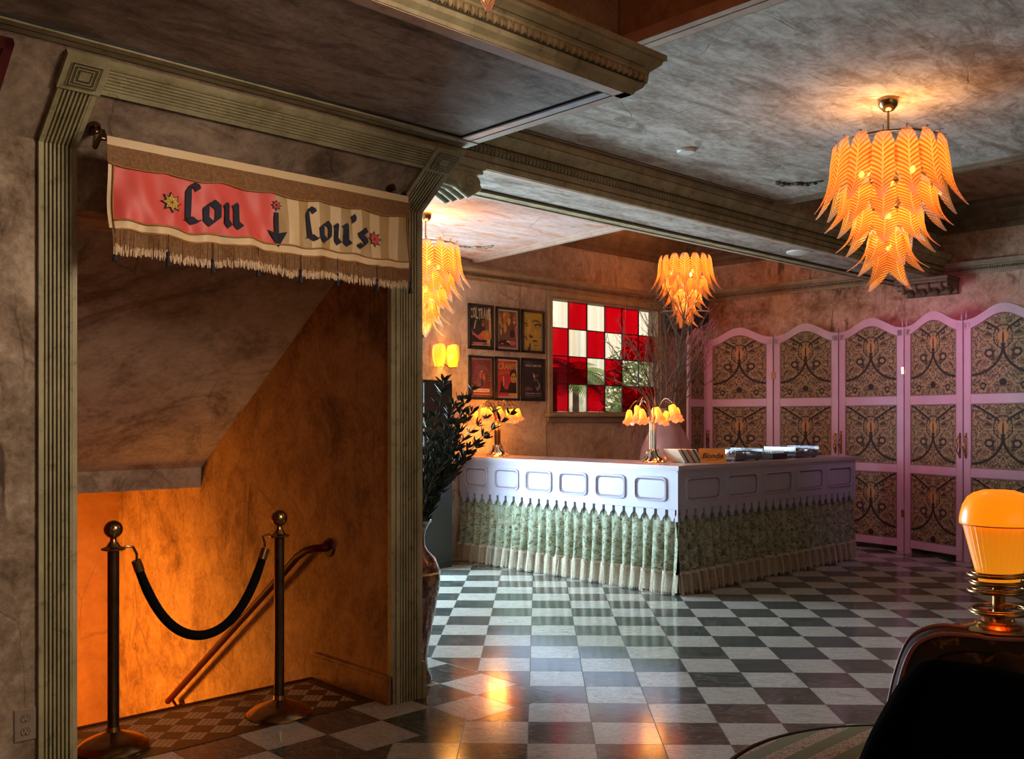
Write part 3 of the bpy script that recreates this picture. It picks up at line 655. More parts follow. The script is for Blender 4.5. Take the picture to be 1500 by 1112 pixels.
def handle(b, x, z=1.18, s=1):
    for sg in (-1, 1):
        y = sg*.02
        b.tube([(x, sg*.013, z+.10), (x, sg*.03, z+.10), (x+s*.012, sg*.05, z+.05), (x-s*.006, sg*.052, z), (x+s*.012, sg*.05, z-.05), (x, sg*.03, z-.10), (x, sg*.013, z-.10)], .006, 6)
        b.ball((x, sg*.02, z+.10), .014, 8); b.ball((x, sg*.02, z-.10), .014, 8); b.tube([(x-.02, sg*.02, z+.03), (x-.028*s, sg*.035, z-.02), (x-.01, sg*.02, z-.07)], .004, 5)
    b.box(x-.012, -.017, z-.13, x+.012, .017, z+.13)
def place_leaf(root, A, B, hx=None, fins=(1, 1)):
    W = math.hypot(B[0]-A[0], B[1]-A[1])-.012; a = math.atan2(B[1]-A[1], B[0]-A[0]); f, pans, bead = leaf(W)
    o = f.build('screen_leaf', M['screen_paint'], root, smooth=True); o.location = (A[0]+.006*math.cos(a), A[1]+.006*math.sin(a), 0); o.rotation_euler = (0, 0, a)
    for p in pans: p.build('fabric_panel', M['brocade'], o)
    bead.build('beading', M['screen_bead'], o, smooth=True)
    for s, x in zip(fins, (.022, W-.022)):
        if s: b = MB(); finial(b, x); b.build('finial', M['screen_paint'], o, smooth=True)
    if hx is not None: b = MB(); handle(b, .03 if hx == 0 else W-.03, s=1 if hx == 0 else -1); b.build('handle', M['brass'], o, smooth=True)
    return o
def hinges(root, P, d):
    for z in (.42, 1.98):
        b = MB(); b.bbox(-.034, -.019, z-.04, .034, .019, z+.04, .002); b.tube([(0, -.02, z-.042), (0, -.02, z+.042)], .006, 8); b.tube([(0, .02, z-.042), (0, .02, z+.042)], .006, 8)
        o = b.build('hinge', M['gold'], root, smooth=True); o.location = (P[0], P[1], 0); o.rotation_euler = (0, 0, d)
S6, S5, S45, S4, S23, S12, S01, S0 = (10.05,2.42), (9.72,3.02), (9.98,3.865), (10.26,4.60), (10.36,5.42), (10.30,6.24), (10.17,7.13), (9.62,7.03)
sg = 'wavy-topped folding screens along the right wall'
r = thing('folding_screen', 'narrow pale pink screen leaf in the corner, half hidden by twigs', 'folding screen', group=sg); place_leaf(r, S0, S01, 1)
r = thing('folding_screen', 'pair of hinged brocade screen leaves nearest the corner, above the turntables', 'folding screen', group=sg)
place_leaf(r, S01, S12, 0); place_leaf(r, S12, S23, 1); hinges(r, S12, PI/2)
r = thing('folding_screen', 'hinged screen pair beyond the bar end, its narrower leaf washed in bright pink light', 'folding screen', group=sg)
place_leaf(r, S23, S4, 0); place_leaf(r, S4, S45, 1); hinges(r, S4, PI/2)
r = thing('folding_screen', 'shaded screen leaf cut by the photo edge behind the domed orange lamp', 'folding screen', group=sg)
place_leaf(r, S45, S5, 0); place_leaf(r, S5, S6, 1); hinges(r, S5, PI/2)

# ================================================================== BAR COUNTER
def skirt_fabric():
    t = NT('floral_skirt'); x, z, _ = t.sep(t.uv()); P = t.comb(t.math('MULTIPLY', x, .56), t.math('MULTIPLY', z, 2.9), 0.0)
    n = t.noise(P, 13, 5, .6, .8); n2 = t.noise(P, 34, 4, .6, .6); vd = t.voro(P, 24); vc = t.sep(t.voro(P, 24, out='Color'))[0]
    c = t.ramp(n, [(.36, (.17,.18,.11)), (.5, (.29,.31,.215)), (.64, (.38,.40,.29))])
    c = t.mix(t.ramp(n2, [(.55, 0.0), (.60, .8)]), c, (.075,.07,.035))
    ring = t.ramp(vd, [(.18, 0.0), (.25, 1.0), (.35, 1.0), (.42, 0.0)]); c = t.mix(t.math('MULTIPLY', ring, t.math('GREATER_THAN', vc, .62)), c, (.09,.085,.045))
    c = t.mix(t.math('MULTIPLY', t.ramp(vd, [(.0, 1.0), (.18, 1.0), (.24, 0.0)]), t.math('GREATER_THAN', vc, .6)), c, (.45,.32,.12))
    return t.end(t.pbr(c, .75, 0.0, t.bump(n2, .15, .003)))
M['skirt'] = skirt_fabric(); M['fringe'] = plain('cream_fringe', (.52,.44,.33), .8, 0, .25, 60)
M['bar_top'] = plain('bar_top_paint', (.50,.42,.46), .22, 0, .06, 2)
KX, KY, LX, LY = 6.371, 4.748, 3.045, 2.76          # corner and lengths of the two faces
bar = thing('bar_counter', 'long lavender bar with pointed apron and floral fringed skirt', 'bar counter', (KX, KY, 0))
def face(side):
    L = LY if side == 'l' else LX
    def P(a, z, d):   # a along from the corner, d outward (local to the bar)
        return (-d, a, z) if side == 'l' else (a, -d, z)
    n = 24 if side == 'l' else 25; p = L/n
    b = MB()
    A0_ = .03 if side == 'l' else 0.0
    b.prism([(A0_, .70), (L, .70), (L, 1.028), (A0_, 1.028)], lambda a, z, d: P(a, z, d), -.03, .0)
    for i in range(n):
        c = (i+.5)*p; h = p/2-.015
        b.prism([(c-h, .702), (c-h, .664), (c-h+.006, .652), (c-h+.022, .637), (c-.012, .612), (c, .604), (c+.012, .612), (c+h-.022, .637), (c+h-.006, .652), (c+h, .664), (c+h, .702)], lambda a, z, d: P(a, z, d), -.022, .0)
    if side == 'r': b.prism([(0, .70), (.03, .70), (.03, .645), (0.0, .604)], lambda a, z, d: P(a, z, d), -.03, 0)
    b.prism([(0, 1.012), (L, 1.012), (L, 1.026), (0, 1.026)], lambda a, z, d: P(a, z, d), 0, .008)
    b.build('apron_board', M['lavender'], bar)
    m = 5 if side == 'r' else 6; pw = (L-.10)/m
    for i in range(m):
        a0 = .06+i*pw+.05; a1 = .06+(i+1)*pw-.05; z0, z1 = .765, .965; k = .035
        def octo(e, d):
            A0, A1, Z0, Z1 = a0+e, a1-e, z0+e, z1-e; kk = k
            return [P(A0+kk, Z0, d), P(A1-kk, Z0, d), P(A1-kk*.25, Z0+kk*.35, d), P(A1, Z0+kk, d), P(A1, Z1-kk, d), P(A1-kk*.25, Z1-kk*.35, d), P(A1-kk, Z1, d), P(A0+kk, Z1, d), P(A0+kk*.25, Z1-kk*.35, d), P(A0, Z1-kk, d), P(A0, Z0+kk, d), P(A0+kk*.25, Z0+kk*.35, d)]
        b = MB(); b.loft([octo(-.004, 0), octo(.0, .013), octo(.010, .016), octo(.014, .008), octo(.018, .002)], 0, False)
        b.loft([octo(.015, .009), octo(.026, .0035)], 1, False)  # darker ring paints in the shading along the panel edge
        b.build('panel_moulding', [M['lavender'], M['lavender_shade']], bar, smooth=True)
    # skirt
    N = n*12; rings = []; fr = []
    for i in range(N+1):
        a = L*i/N; ph = a/p*2*PI; w = abs(math.cos(ph/2))**.8; w2 = math.sin(a*3.1+1)*.006+math.sin(a*7.7)*.004
        col = []
        for z in (.72, .62, .50, .38, .27, .175):
            f = (.72-z)/.55; col.append(P(a+.010*math.sin(ph*.5+a*2)*f, z, -.034-.024*(1-w)*(.4+.6*f)+f*(.008+.044*w+w2*1.4)))
        rings.append(col)
    b = MB(); b.loft(rings, 0, False, False, uv=True); b.build('skirt', M['skirt'], bar, smooth=2)
    b = MB(); ns = int(L/.0052)
    rnd = random.Random(3 if side == 'l' else 4)
    for i in range(ns):
        a = L*(i+.5)/ns; ph = a/p*2*PI; w = abs(math.cos(ph/2))**.8; w2 = math.sin(a*3.1+1)*.006+math.sin(a*7.7)*.004
        d = -.034-.020*(1-w)+(.008+.044*w+w2*1.4); j = rnd.uniform(-.004, .004); e = rnd.uniform(.006, .03); hw = .0032
        b.add([P(a-hw, .185, d+.002), P(a+hw, .185, d+.002), P(a+hw*.8+j*.5, .09, d+.006+e*.4), P(a-hw*.8+j*.5, .09, d+.006+e*.4), P(a+hw*.8+j, .004+rnd.random()*.012, d+.004+e), P(a-hw*.8+j, .004, d+.004+e)], [(0,1,2,3), (3,2,4,5)])
        if i % 3 == 0: b.box(*(P(a-hw, .176, d-.002)+P(a+hw*3, .196, d+.008))) if side == 'r' and False else None
    rings = []
    for i in range(N+1):
        a = L*i/N; ph = a/p*2*PI; w = abs(math.cos(ph/2))**.8; w2 = math.sin(a*3.1+1)*.006+math.sin(a*7.7)*.004; d = -.034-.020*(1-w)+(.008+.044*w+w2*1.4)
        rings.append([P(a, .168, d), P(a, .170, d+.006), P(a, .192, d+.006), P(a, .194, d)])
    b.loft(rings, 0, True, True)
    rings = [[P(L*i/N, .17, -.034+(.012+.02*(.5+.5*math.cos(L*i/N/p*2*PI)))), P(L*i/N, .02, -.02+(.012+.02*(.5+.5*math.cos(L*i/N/p*2*PI))))] for i in range(N+1)]
    b.loft(rings, 0, False, False)
    b.build('fringe', M['fringe'], bar)
face('l'); face('r')
b = MB(); b.box(.06, .06, .0, .56, LY, 1.03); b.box(.06, .06, .0, LX-.005, .56, 1.03); b.build('body', M['lavender'], bar)
b = MB()
o_ = [(-.025,-.025),(LX+.02,-.025),(LX+.02,.62),(.62,.62),(.62,LY),(-.025,LY)]
b.prism(o_, lambda a, c, d: (a, c, d), 1.036, 1.066); i_ = [(-.012,-.012),(LX+.01,-.012),(LX+.01,.60),(.60,.60),(.60,LY),(-.012,LY)]
b.prism(i_, lambda a, c, d: (a, c, d), 1.024, 1.038); b.build('countertop', [M['bar_top']], bar)
b = MB(); b.bbox(LX-.02, -.005, .60, LX+.0, .56, 1.03, .003); b.build('end_panel', M['lavender'], bar)

# ================================================================== BANNER
BX0, BX1, BZ = 1.385, 2.812, 2.520
def by(x, z): 
    s = x-BX0; f = (BZ-z)/.44
    return 3.700-f*.02+min(f,.6)*(.017*math.sin(s*19+z*9)+.012*math.sin(s*37+2-z*14)+.010*math.sin(s*9+f*5)+.007*math.sin(s*61+z*20))
def bz(x, z): return z+.006*math.sin((x-BX0)*14)*((BZ-z)/.44)-.018*(1-abs(2*(x-BX0)/(BX1-BX0)-1))*0
def bp(x, z, d=0.0): return (x, by(x, z)-d, bz(x, z))
def sheet(b, x0, x1, zt, zb, d=0.0, nx=120, nz=8, mi=0, mif=None):
    vs = []; fs = []; o = len(b.v)
    for j in range(nz+1):
        for i in range(nx+1):
            x = x0+(x1-x0)*i/nx; a = zt(x) if callable(zt) else zt; c = zb(x) if callable(zb) else zb
            vs.append(bp(x, a+(c-a)*j/nz, d))
    for j in range(nz):
        for i in range(nx):
            q = j*(nx+1)+i; b.v += []; fs.append((q, q+nx+1, q+nx+2, q+1))
    b.add(vs, fs, mi)
    if mif:
        for k in range(len(fs)): b.m[-len(fs)+k] = mif(k % nx / nx)
satin = lambda n, c: plain(n, c, .5, 0, .06, 4, Sheen_Weight=.2)
M['satin_red'] = satin('coral_satin', (.66,.075,.06)); M['satin_cream'] = satin('cream_satin', (.66,.47,.26)); M['satin_tan'] = satin('tan_satin', (.42,.26,.10))
M['fringe_brown'] = plain('bronze_fringe', (.20,.085,.022), .7, 0, .35, 90); M['fringe_tip'] = plain('cream_fringe_tip', (.60,.42,.26), .8, 0, .2, 60); M['braid'] = plain('ochre_braid', (.36,.16,.035), .6)
M['ink'] = plain('navy_felt', (.012,.013,.03), .8); M['star_gold'] = plain('gold_felt', (.72,.42,.07), .7); M['star_red'] = plain('red_felt', (.75,.09,.07), .7)
ban = thing('banner', 'fringed satin banner with dark blackletter words hanging across the arch', 'banner', (0, 0, 0))
BM = 2.097; zt_ = 2.43; zc = 2.205
scal = lambda x: 2.425-.012*abs(math.sin((x-BX0)*13.5))
b = MB(); sheet(b, BX0+.02, BM, 2.44, zc, 0, 90, 10); sheet(b, BM, BX1-.012, 2.44, zc, 0, 90, 10, 0, lambda f: 1 if int(f*13) % 2 else 2)
b.build('cloth', [M['satin_red'], M['satin_cream'], M['satin_tan']], ban, smooth=2, label='coral half and cream and tan striped half')
b = MB(); sheet(b, BX0, BX1, BZ+.006, 2.487, .004, 120, 3); b.build('top_band', M['satin_cream'], ban, smooth=2)
b = MB(); rnd = random.Random(5)
for i in range(470):
    x = BX0+(BX1-BX0)*i/469; zb = scal(x)+rnd.uniform(-.004, .002); h = .0022
    q = [bp(x-h, 2.492, .008), bp(x+h, 2.492, .008), bp(x+h+rnd.uniform(-.002,.002), zb, .010), bp(x-h+rnd.uniform(-.002,.002), zb, .010)]
    b.add(q, [(0,3,2,1)])
sheet(b, BX0, BX1, 2.492, lambda x: scal(x)+.006, .005, 120, 2); b.build('top_fringe', M['fringe_brown'], ban)
b = MB(); b.tube([bp(BX0+(BX1-BX0)*i/90, scal(BX0+(BX1-BX0)*i/90)-.001, .008) for i in range(91)], .003, 5)
for off in (.0, .036): b.tube([bp(BX0+.02+(BX1-BX0-.03)*i/90, zc-off+.004*math.sin(i*.55), .007) for i in range(91)], .0038, 5)
b.tube([bp(BX0+.022, 2.42-.25*i/12, .006) for i in range(13)], .0035, 5); b.tube([bp(BX1-.012, 2.42-.25*i/12, .006) for i in range(13)], .003, 5)
b.build('braid', M['braid'], ban, smooth=2)
b = MB(); sheet(b, BX0+.02, BX1-.012, zc+.0, zc-.036, .003, 120, 3); sheet(b, BX0+.004, BX0+.022, 2.44, zc-.03, .002, 4, 8); b.build('lower_band', M['satin_cream'], ban, smooth=2)
b = MB()
for i in range(520):
    x = BX0+.015+(BX1-BX0-.022)*i/519; zb = zc-.036-.092+rnd.uniform(-.010, .006); zm = zb+.028+rnd.uniform(-.006, .006); h = .0019; j = rnd.uniform(-.004, .004); dd = .004+rnd.random()*.004
    b.add([bp(x-h, zc-.034, dd), bp(x+h, zc-.034, dd), bp(x+h+j*.5, zm, dd), bp(x-h+j*.5, zm, dd)], [(0,3,2,1)], 0)
    b.add([bp(x-h+j*.5, zm, dd), bp(x+h+j*.5, zm, dd), bp(x+h*.7+j, zb, dd), bp(x-h*.7+j, zb, dd)], [(0,3,2,1)], 1)
sheet(b, BX0+.015, BX1-.008, zc-.03, zc-.036-.062, .0, 120, 2, 0)
b.build('lower_fringe', [M['fringe_brown'], M['fringe_tip']], ban)
for i in range(8):
    x = BX0+.022+i*(BX1-BX0-.034)/7; b = MB(); top = bp(x, zc-.032, .012); c = (top[0], top[1], top[2]-.125)
    b.tube([top, (top[0], top[1], top[2]-.07)], .0015, 5)
    b.lathe([(.002,.06),(.006,.055),(.006,.045),(.004,.040),(.008,.02),(.011,0)], c, 8); b.build('tassel', M['ink'], ban, smooth=True)
# lettering: broad-nib strokes
def nib(b, pts, w, ox, oz, ang=38, d=.007, mi=0, k=1.0):
    nx, nz = .5*w*math.cos(math.radians(ang)), .5*w*math.sin(math.radians(ang))
    for p, q in zip(pts[:-1], pts[1:]):
        m = 3
        for s in range(m):
            a = [p[0]+(q[0]-p[0])*s/m, p[1]+(q[1]-p[1])*s/m]; c = [p[0]+(q[0]-p[0])*(s+1)/m, p[1]+(q[1]-p[1])*(s+1)/m]
            V4 = [bp(ox+a[0]*k-nx, oz+a[1]*k-nz, d), bp(ox+a[0]*k+nx, oz+a[1]*k+nz, d), bp(ox+c[0]*k+nx, oz+c[1]*k+nz, d), bp(ox+c[0]*k-nx, oz+c[1]*k-nz, d)]
            b.add(V4, [(0,1,2,3)], mi)
GL = {'L': ([[(.014,.016),(.012,.124)], [(.012,.124),(.026,.146),(.046,.140)], [(.046,.140),(.052,.128)], [(.002,.014),(.020,.018),(.040,.004)], [(.040,.004),(.060,.012)]], .066),
      'o': ([[(.010,.022),(.010,.072),(.030,.090),(.054,.070),(.054,.022),(.032,.003),(.010,.022)]], .074),
      'u': ([[(.004,.088),(.012,.080),(.012,.022),(.028,.003),(.054,.022)], [(.048,.094),(.056,.084),(.056,.018),(.072,.002)]], .084),
      "'": ([[(.0,.142),(.008,.125),(.002,.108)]], .016),
      's': ([[(.052,.072),(.034,.090),(.012,.072),(.018,.056),(.046,.040),(.052,.024),(.030,.003),(.006,.016)]], .066)}
def word(txt, ox, oz, w, k):
    b = MB(); x = ox
    for ch in txt:
        st, adv = GL[ch]
        for s in st: nib(b, s, w, x, oz, k=k, d=.007+.0004*(len(b.v) % 7))
        x += adv*k+.007
    return b.build('lettering', M['ink'], ban)
word('Lou', 1.690, 2.243, .032, 1.06); word("Lou's", 2.238, 2.240, .029, 1.0)
def star(x, z, r, col):
    for rr, m, d in ((r, 'ink', .006), (r*.80, col, .0075), ):
        b = MB(); pts = [(x+rr*(1 if i % 2 == 0 else .56)*math.sin(i*PI/8), z+rr*(1 if i % 2 == 0 else .56)*math.cos(i*PI/8)) for i in range(16)]
        b.add([bp(x, z, d)]+[bp(a, c, d) for a, c in pts], [(0, i+1, (i+1) % 16+1) for i in range(16)]); 
        if m == 'ink': o = b.build('star_outline', M[m], ban)
        else:
            for i in range(8):
                a = (x+rr*.8*math.sin(i*PI/4), z+rr*.8*math.cos(i*PI/4)); nx, nz = math.cos(i*PI/4)*.0009, -math.sin(i*PI/4)*.0009
                b.add([bp(x-nx, z-nz, .0083), bp(x+nx, z+nz, .0083), bp(a[0]+nx, a[1]+nz, .0083), bp(a[0]-nx, a[1]-nz, .0083)], [(0,1,2,3)], 1)
            b.build('star', [M[m], M['ink']], ban)
star(1.630, 2.308, .044, 'star_gold'); star(2.100, 2.372, .024, 'star_red'); star(2.612, 2.295, .040, 'star_red')
b = MB(); b.add([bp(2.091, 2.342, .007), bp(2.109, 2.342, .007), bp(2.109, 2.255, .007), bp(2.091, 2.255, .007)], [(0,1,2,3)]); b.add([bp(2.060, 2.262, .0072), bp(2.100, 2.252, .0072), bp(2.140, 2.262, .0072), bp(2.100, 2.190, .0072)], [(0,1,2,3)])
b.build('down_arrow', M['ink'], ban)
rod = thing('banner_rod', 'bronze rod on two curved wall brackets above the banner', 'rod')
b = MB(); b.tube([(BX0-.015, 3.712, BZ-.004), (BX1+.012, 3.712, BZ-.004)], .008, 10); b.build('rod', M['brass_dark'], rod, smooth=True)
for x in (BX0+.0, BX1+.004):
    b = MB(); x1 = x+(.0 if x < 2 else -.0); w = T(x1+.01, .115, .022); w2 = T(x1+.01, .115, .0)
    b.tube([w2, w], [.027, .024], 14); b.tube([w, T(x1+.01, .115, .05), T(x1+.005, .085, .085), (x, 3.735, BZ+.03), (x, 3.712, BZ-.004)], [.012,.011,.010,.009,.009], 10); b.ball(T(x1+.01, .115, .03), .018, 10)
    b.build('bracket', M['brass_dark'], rod, smooth=True)

# ================================================================== STANCHIONS, ROPE, HANDRAIL
def stanchion(x, y, label):
    r = thing('rope_stanchion', label, 'stanchion', (x, y, 0), group='rope barrier posts')
    b = MB(); b.lathe([(.152,0),(.157,.006),(.157,.014),(.150,.022),(.120,.044),(.080,.060),(.045,.072),(.030,.080),(.026,.10)], n=40); b.build('base', M['brass'], r, smooth=True)
    b = MB(); b.lathe([(.0245,.09),(.0245,.872),(.030,.876)], n=24); b.build('post', M['brass_dark'], r, smooth=True)
    b = MB(); b.lathe([(.026,.868),(.050,.876),(.052,.882),(.030,.890),(.024,.900),(.014,.915),(.013,.925),(.020,.933),(.020,.936)], n=24); b.build('collar', M['brass'], r, smooth=True)
    b = MB(); b.ball((0,0,.965), .040, 20); b.build('finial_ball', M['brass'], r, smooth=2); return r
p1 = (1.680, 4.245) if False else None
S1 = cw((166-CX)/FOC*4.20, 4.20); S2 = cw((409-CX)/FOC*4.68, 4.68)
stanchion(S1[0], S1[1], 'brass rope stanchion beside the left fluted pilaster'); stanchion(S2[0], S2[1], 'brass rope stanchion in front of the red handrail')
rp = thing('barrier_rope', 'black velvet rope sagging between the two brass stanchions', 'rope')
A = Vector((S1[0], S1[1], .868)); B_ = Vector((S2[0], S2[1], .872)); dr = (B_-A).normalized(); pts = []
a0 = A+dr*.10+Vector((0,0,-.06)); b0 = B_-dr*.075+Vector((0,0,-.06))
for i in range(41):
    f = i/40; q = a0.lerp(b0, f); s = (math.cosh(2.1*(2*f-1))-math.cosh(2.1))/(math.cosh(2.1)-1); q.z += .365*s; pts.append(q)
b = MB(); b.tube(pts, [.018+.004*min(1, min(i, 40-i)/3) for i in range(41)], 12); b.build('rope', M['velvet_black'], rp, smooth=2)
for e, s, P_ in ((a0, 1, A), (b0, -1, B_)):
    b = MB()
    t_ = (pts[2]-pts[0]).normalized() if s == 1 else (pts[-3]-pts[-1]).normalized()
    b.tube([e-t_*.012, e+t_*.04], [.021, .022], 12)
    b.tube([P_+dr*s*.03, P_+dr*s*.055+Vector((0,0,.018)), P_+dr*s*.085+Vector((0,0,.012)), P_+dr*s*(.10 if s > 0 else .075)+Vector((0,0,-.02)), e], .006, 8)
    b.build('end_hook', M['brass'], rp, smooth=True)
hr = thing('stair_handrail', 'dark red round handrail sloping down the orange stair wall', 'handrail')
b = MB(); X = 2.825
pts = [(WX0, 4.52, .742), (2.86, 4.53, .742), (2.835, 4.57, .738), (X, 4.64, .722), (X, 4.74, .675), (X, 4.9, .56), (X, 6.40, -.475), (X, 6.44, -.50)]
b.tube(pts, .021, 14); b.build('rail', M['red_rail'], hr, smooth=2)
for (y, z, n_) in ((4.52, .742, 'wall_flange'),):
    b = MB(); b.tube([(WX0+.001, y, z), (WX0-.012, y, z)], [.052, .048], 18); b.build(n_, M['red_rail'], hr, smooth=True)
b = MB(); b.tube([(WX0+.001, 6.36, -.52), (WX0-.010, 6.36, -.52)], .035, 14); b.tube([(WX0, 6.36, -.52), (2.85, 6.36, -.52), (X, 6.37, -.47)], .010, 8); b.build('bracket', M['red_rail'], hr, smooth=True)

# ================================================================== SMALL WALL THINGS
ou = MB(); ou.bbox(1.132, YA-.007, .218, 1.212, YA+.001, .342, .003); o = ou.build('wall_outlet', M['outlet']); tag(o, 'double wall outlet low beside the left fluted pilaster', 'outlet')
b = MB()
for z in (.255, .302):
    b.lathe([(.017,0),(.017,.002),(.015,.003),(.001,.003)], (0,0,0), 16)
    n0 = len(b.v)
for z in (.254, .304):
    b = MB()
    ring = [(1.172+.0165*math.cos(2*PI*k/20), YA-.0085, z+.0165*max(-.8, min(.8, math.sin(2*PI*k/20)))) for k in range(20)]; b.add([(1.172, YA-.0085, z)]+ring, [(0, (k+1) % 20+1, k+1) for k in range(20)], 0)
    for dx in (-.006, .006): b.box(1.172+dx-.0012, YA-.0095, z+.001, 1.172+dx+.0012, YA-.0084, z+.009, 1)
    b.box(1.1695, YA-.0095, z-.010, 1.1745, YA-.0084, z-.005, 1)
    for k in range(20):
        a, c = ring[k], ring[(k+1) % 20]; b.tube([a, c], .0008, 4, 1)
    b.build('socket', [M['outlet'], M['black']], o)
# framed picture on the tilted wall, top left
pf = thing('framed_picture', 'red framed picture cut off at the top left corner', 'picture')
def tb(b, x0, t0, x1, t1, d0, d1, mi=0):
    vs = [T(x, t_, d) for d in (d0, d1) for t_ in (t0, t1) for x in (x0, x1)]; b.add(vs, [(0,1,3,2),(4,6,7,5),(0,4,5,1),(2,3,7,6),(0,2,6,4),(1,5,7,3)], mi)
M['frame_red'] = plain('oxblood_frame', (.10,.012,.015), .4); M['print_orange'] = plain('faded_orange_print', (.60,.20,.10), .5, 0, .5, 9)
b = MB(); tb(b, 1.005, .02, 1.035, .415, 0, .03); tb(b, .70, .385, 1.035, .415, 0, .03); tb(b, .70, .02, 1.035, .05, 0, .03); tb(b, .70, .02, .73, .415, 0, .03); b.build('frame', M['frame_red'], pf)
b = MB(); tb(b, .73, .05, 1.005, .385, 0, .012); b.build('print', M['print_orange'], pf)

def corbel(name, x0, y0, x1, y1, z0, z1, axis, label, mat):
    r = thing(name, label, 'corbel'); b = MB()
    # scrolled bracket profile in (out, z), extruded across
    H_ = z1-z0; L_ = (x1-x0) if axis == 'x' else (y1-y0)
    prof = [(0,0),(0,H_*.86)]
    prof = [(0, 0), (L_*.10, 0), (L_*.16, H_*.10), (L_*.14, H_*.22), (L_*.22, H_*.34), (L_*.42, H_*.44), (L_*.60, H_*.42), (L_*.66, H_*.30), (L_*.78, H_*.26), (L_*.90, H_*.34), (L_*.93, H_*.52), (L_*.86, H_*.66), (L_*.86, H_*.78), (0, H_*.78)]
    if axis == '+x': pass
    f = (lambda a, c, d: (x0+a*1.0, d, z0+c)) if axis == 'x' else None
    if axis == 'x': b.prism(prof, lambda a, c, d: (x0+a, d, z0+c), y0, y1); cap = (x0, y0-.02, z0+H_*.78, x1, y1+.02, z1)
    else: L2 = x1-x0; prof = [(a*L2/(L_ or 1), c) for a, c in prof]; b.prism(prof, lambda a, c, d: (x1-a, d, z0+c), y0, y1); cap = (x0, y0-.02, z0+H_*.78, x1, y1+.02, z1)
    b.build('scroll_body', mat, r, smooth=True)
    b = MB(); b.bbox(*cap, .01); b.bbox(cap[0]+.01, cap[1]+.01, cap[2]-.025, cap[3]-.02, cap[4]-.01, cap[2], .006); b.build('abacus', mat, r)
    b = MB(); n = 9; ax = (lambda a: x0+a) if axis == 'x' else (lambda a: x1-a); Lx = x1-x0
    n = 4
    for k in range(n):
        yy = y0+(y1-y0)*(k+.5)/n
        b.tube([(ax(Lx*.12), yy, z0+H_*.05), (ax(Lx*.24), yy, z0+H_*.31), (ax(Lx*.45), yy, z0+H_*.42), (ax(Lx*.62), yy, z0+H_*.38), (ax(Lx*.80), yy, z0+H_*.22), (ax(Lx*.95), yy, z0+H_*.40), (ax(Lx*.90), yy, z0+H_*.66)], [.012,.026,.026,.022,.028,.024,.012], 8)
    for s in (y0, y1):
        pts = [(ax(Lx*(.80+.12*(1-i/16)*math.cos(i*.62))), s, z0+H_*(.46+.20*(1-i/16)*math.sin(i*.62))) for i in range(16)]; b.tube(pts, .007, 6)
    b.build('acanthus', mat, r, smooth=2)
corbel('carved_corbel', WX1, 4.02, 3.60, 4.28, 2.66, 2.90, 'x', 'scrolled corbel beside the fluted pilaster top under the beam', M['trim'])
corbel('carved_corbel', 10.16, 4.12, XR, 4.66, 2.79, 2.965, 'y', 'carved corbel on the far right wall under the beam end', M['trim_brown'])
def applique(cx, cy, z, rot, label, mat):
    o = MB(); rn = random.Random(int(cx*10))
    for s in (-1, 1):
        pts = [(s*(.02+.15*f), .035*math.sin(f*5)*(1-f*.3), 0) for f in [i/12 for i in range(13)]]; o.tube([(a, c, -.006) for a, c, _ in pts], [.014*(1-f/14) for f in range(13)], 6)
        for k in range(6):
            c = (s*(.03+.022*k), .035*math.sin((.1+k/6)*5)+.012*(-1)**k, -.008); o.ball(c, .017-.0015*k, 8, 0, (1.3,.8,.5)); 
            o.tube([c, (c[0]+s*.02, c[1]+.025*(-1)**k, -.010), (c[0]+s*.038, c[1]+.02*(-1)**k, -.006)], [.007,.006,.003], 5)
    o.ball((0,0,-.006), .03, 10, 0, (1,1.1,.6))
    ob = o.build('ceiling_applique', mat, smooth=2); ob.location = (cx, cy, z); ob.rotation_euler = (0, 0, rot); return tag(ob, label, 'moulding')
applique(6.38, 3.67, 3.20, -PI/4, 'carved leafy ornament on the grey ceiling near the big chandelier', M['trim_dark'])
applique(6.10, 6.95, 3.12, -PI/4, 'faint leafy ornament on the pink ceiling beside the half-hidden chandelier', M['trim_back'])
b = MB(); b.lathe([(.062,0),(.062,-.012),(.054,-.022),(.001,-.024)], n=28); o = b.build('smoke_detector', M['white_plastic'], smooth=True); o.location = (5.08, 3.72, 3.20); tag(o, 'small round detector on the grey ceiling panel', 'smoke detector')
b = MB(); b.lathe([(.115,0),(.12,-.006),(.118,-.018),(.08,-.030),(.001,-.033)], n=32); o = b.build('ceiling_disc', M['white_plastic'], smooth=True); o.location = (7.80, 4.46, 2.966); tag(o, 'flat white disc on the underside of the beam', 'access point')
# ================================================================== CHANDELIERS
def leaf_mesh(name, L, Wd, r0, r1, curl=3.0):
    nu, nv = 6, 16; b = MB(); vs = []; uv = []; fs = []
    for j in range(nv+1):
        v = j/nv; r = r0+(r1-r0)*v**curl + .012*math.sin(v*PI)*0; z = -L*v*(1-.06*v)+.0
        if v < .08: r = r0-.012*(1-v/.08)**2*1.2
        w = Wd*(.38+.62*min(1, (v/.28))**.8) if v < .28 else Wd*(1-max(0, (v-.42)/.58)**1.6*.86)
        for i in range(nu+1):
            u = i/nu; s = (u-.5); bow = .16*w*(1-4*s*s)
            x = r+bow+.0016*math.sin((v*17+abs(s)*7)*2*PI); 
            vs.append((x, w*s, z)); uv.append((u, v))
    for j in range(nv):
        for i in range(nu): q = j*(nu+1)+i; fs.append((q, q+1, q+nu+2, q+nu+1))
    b.add(vs, fs, 0, uv)
    me_o = b.build(name, M['leaf_glass'], smooth=2); me = me_o.data; bpy.data.objects.remove(me_o); return me
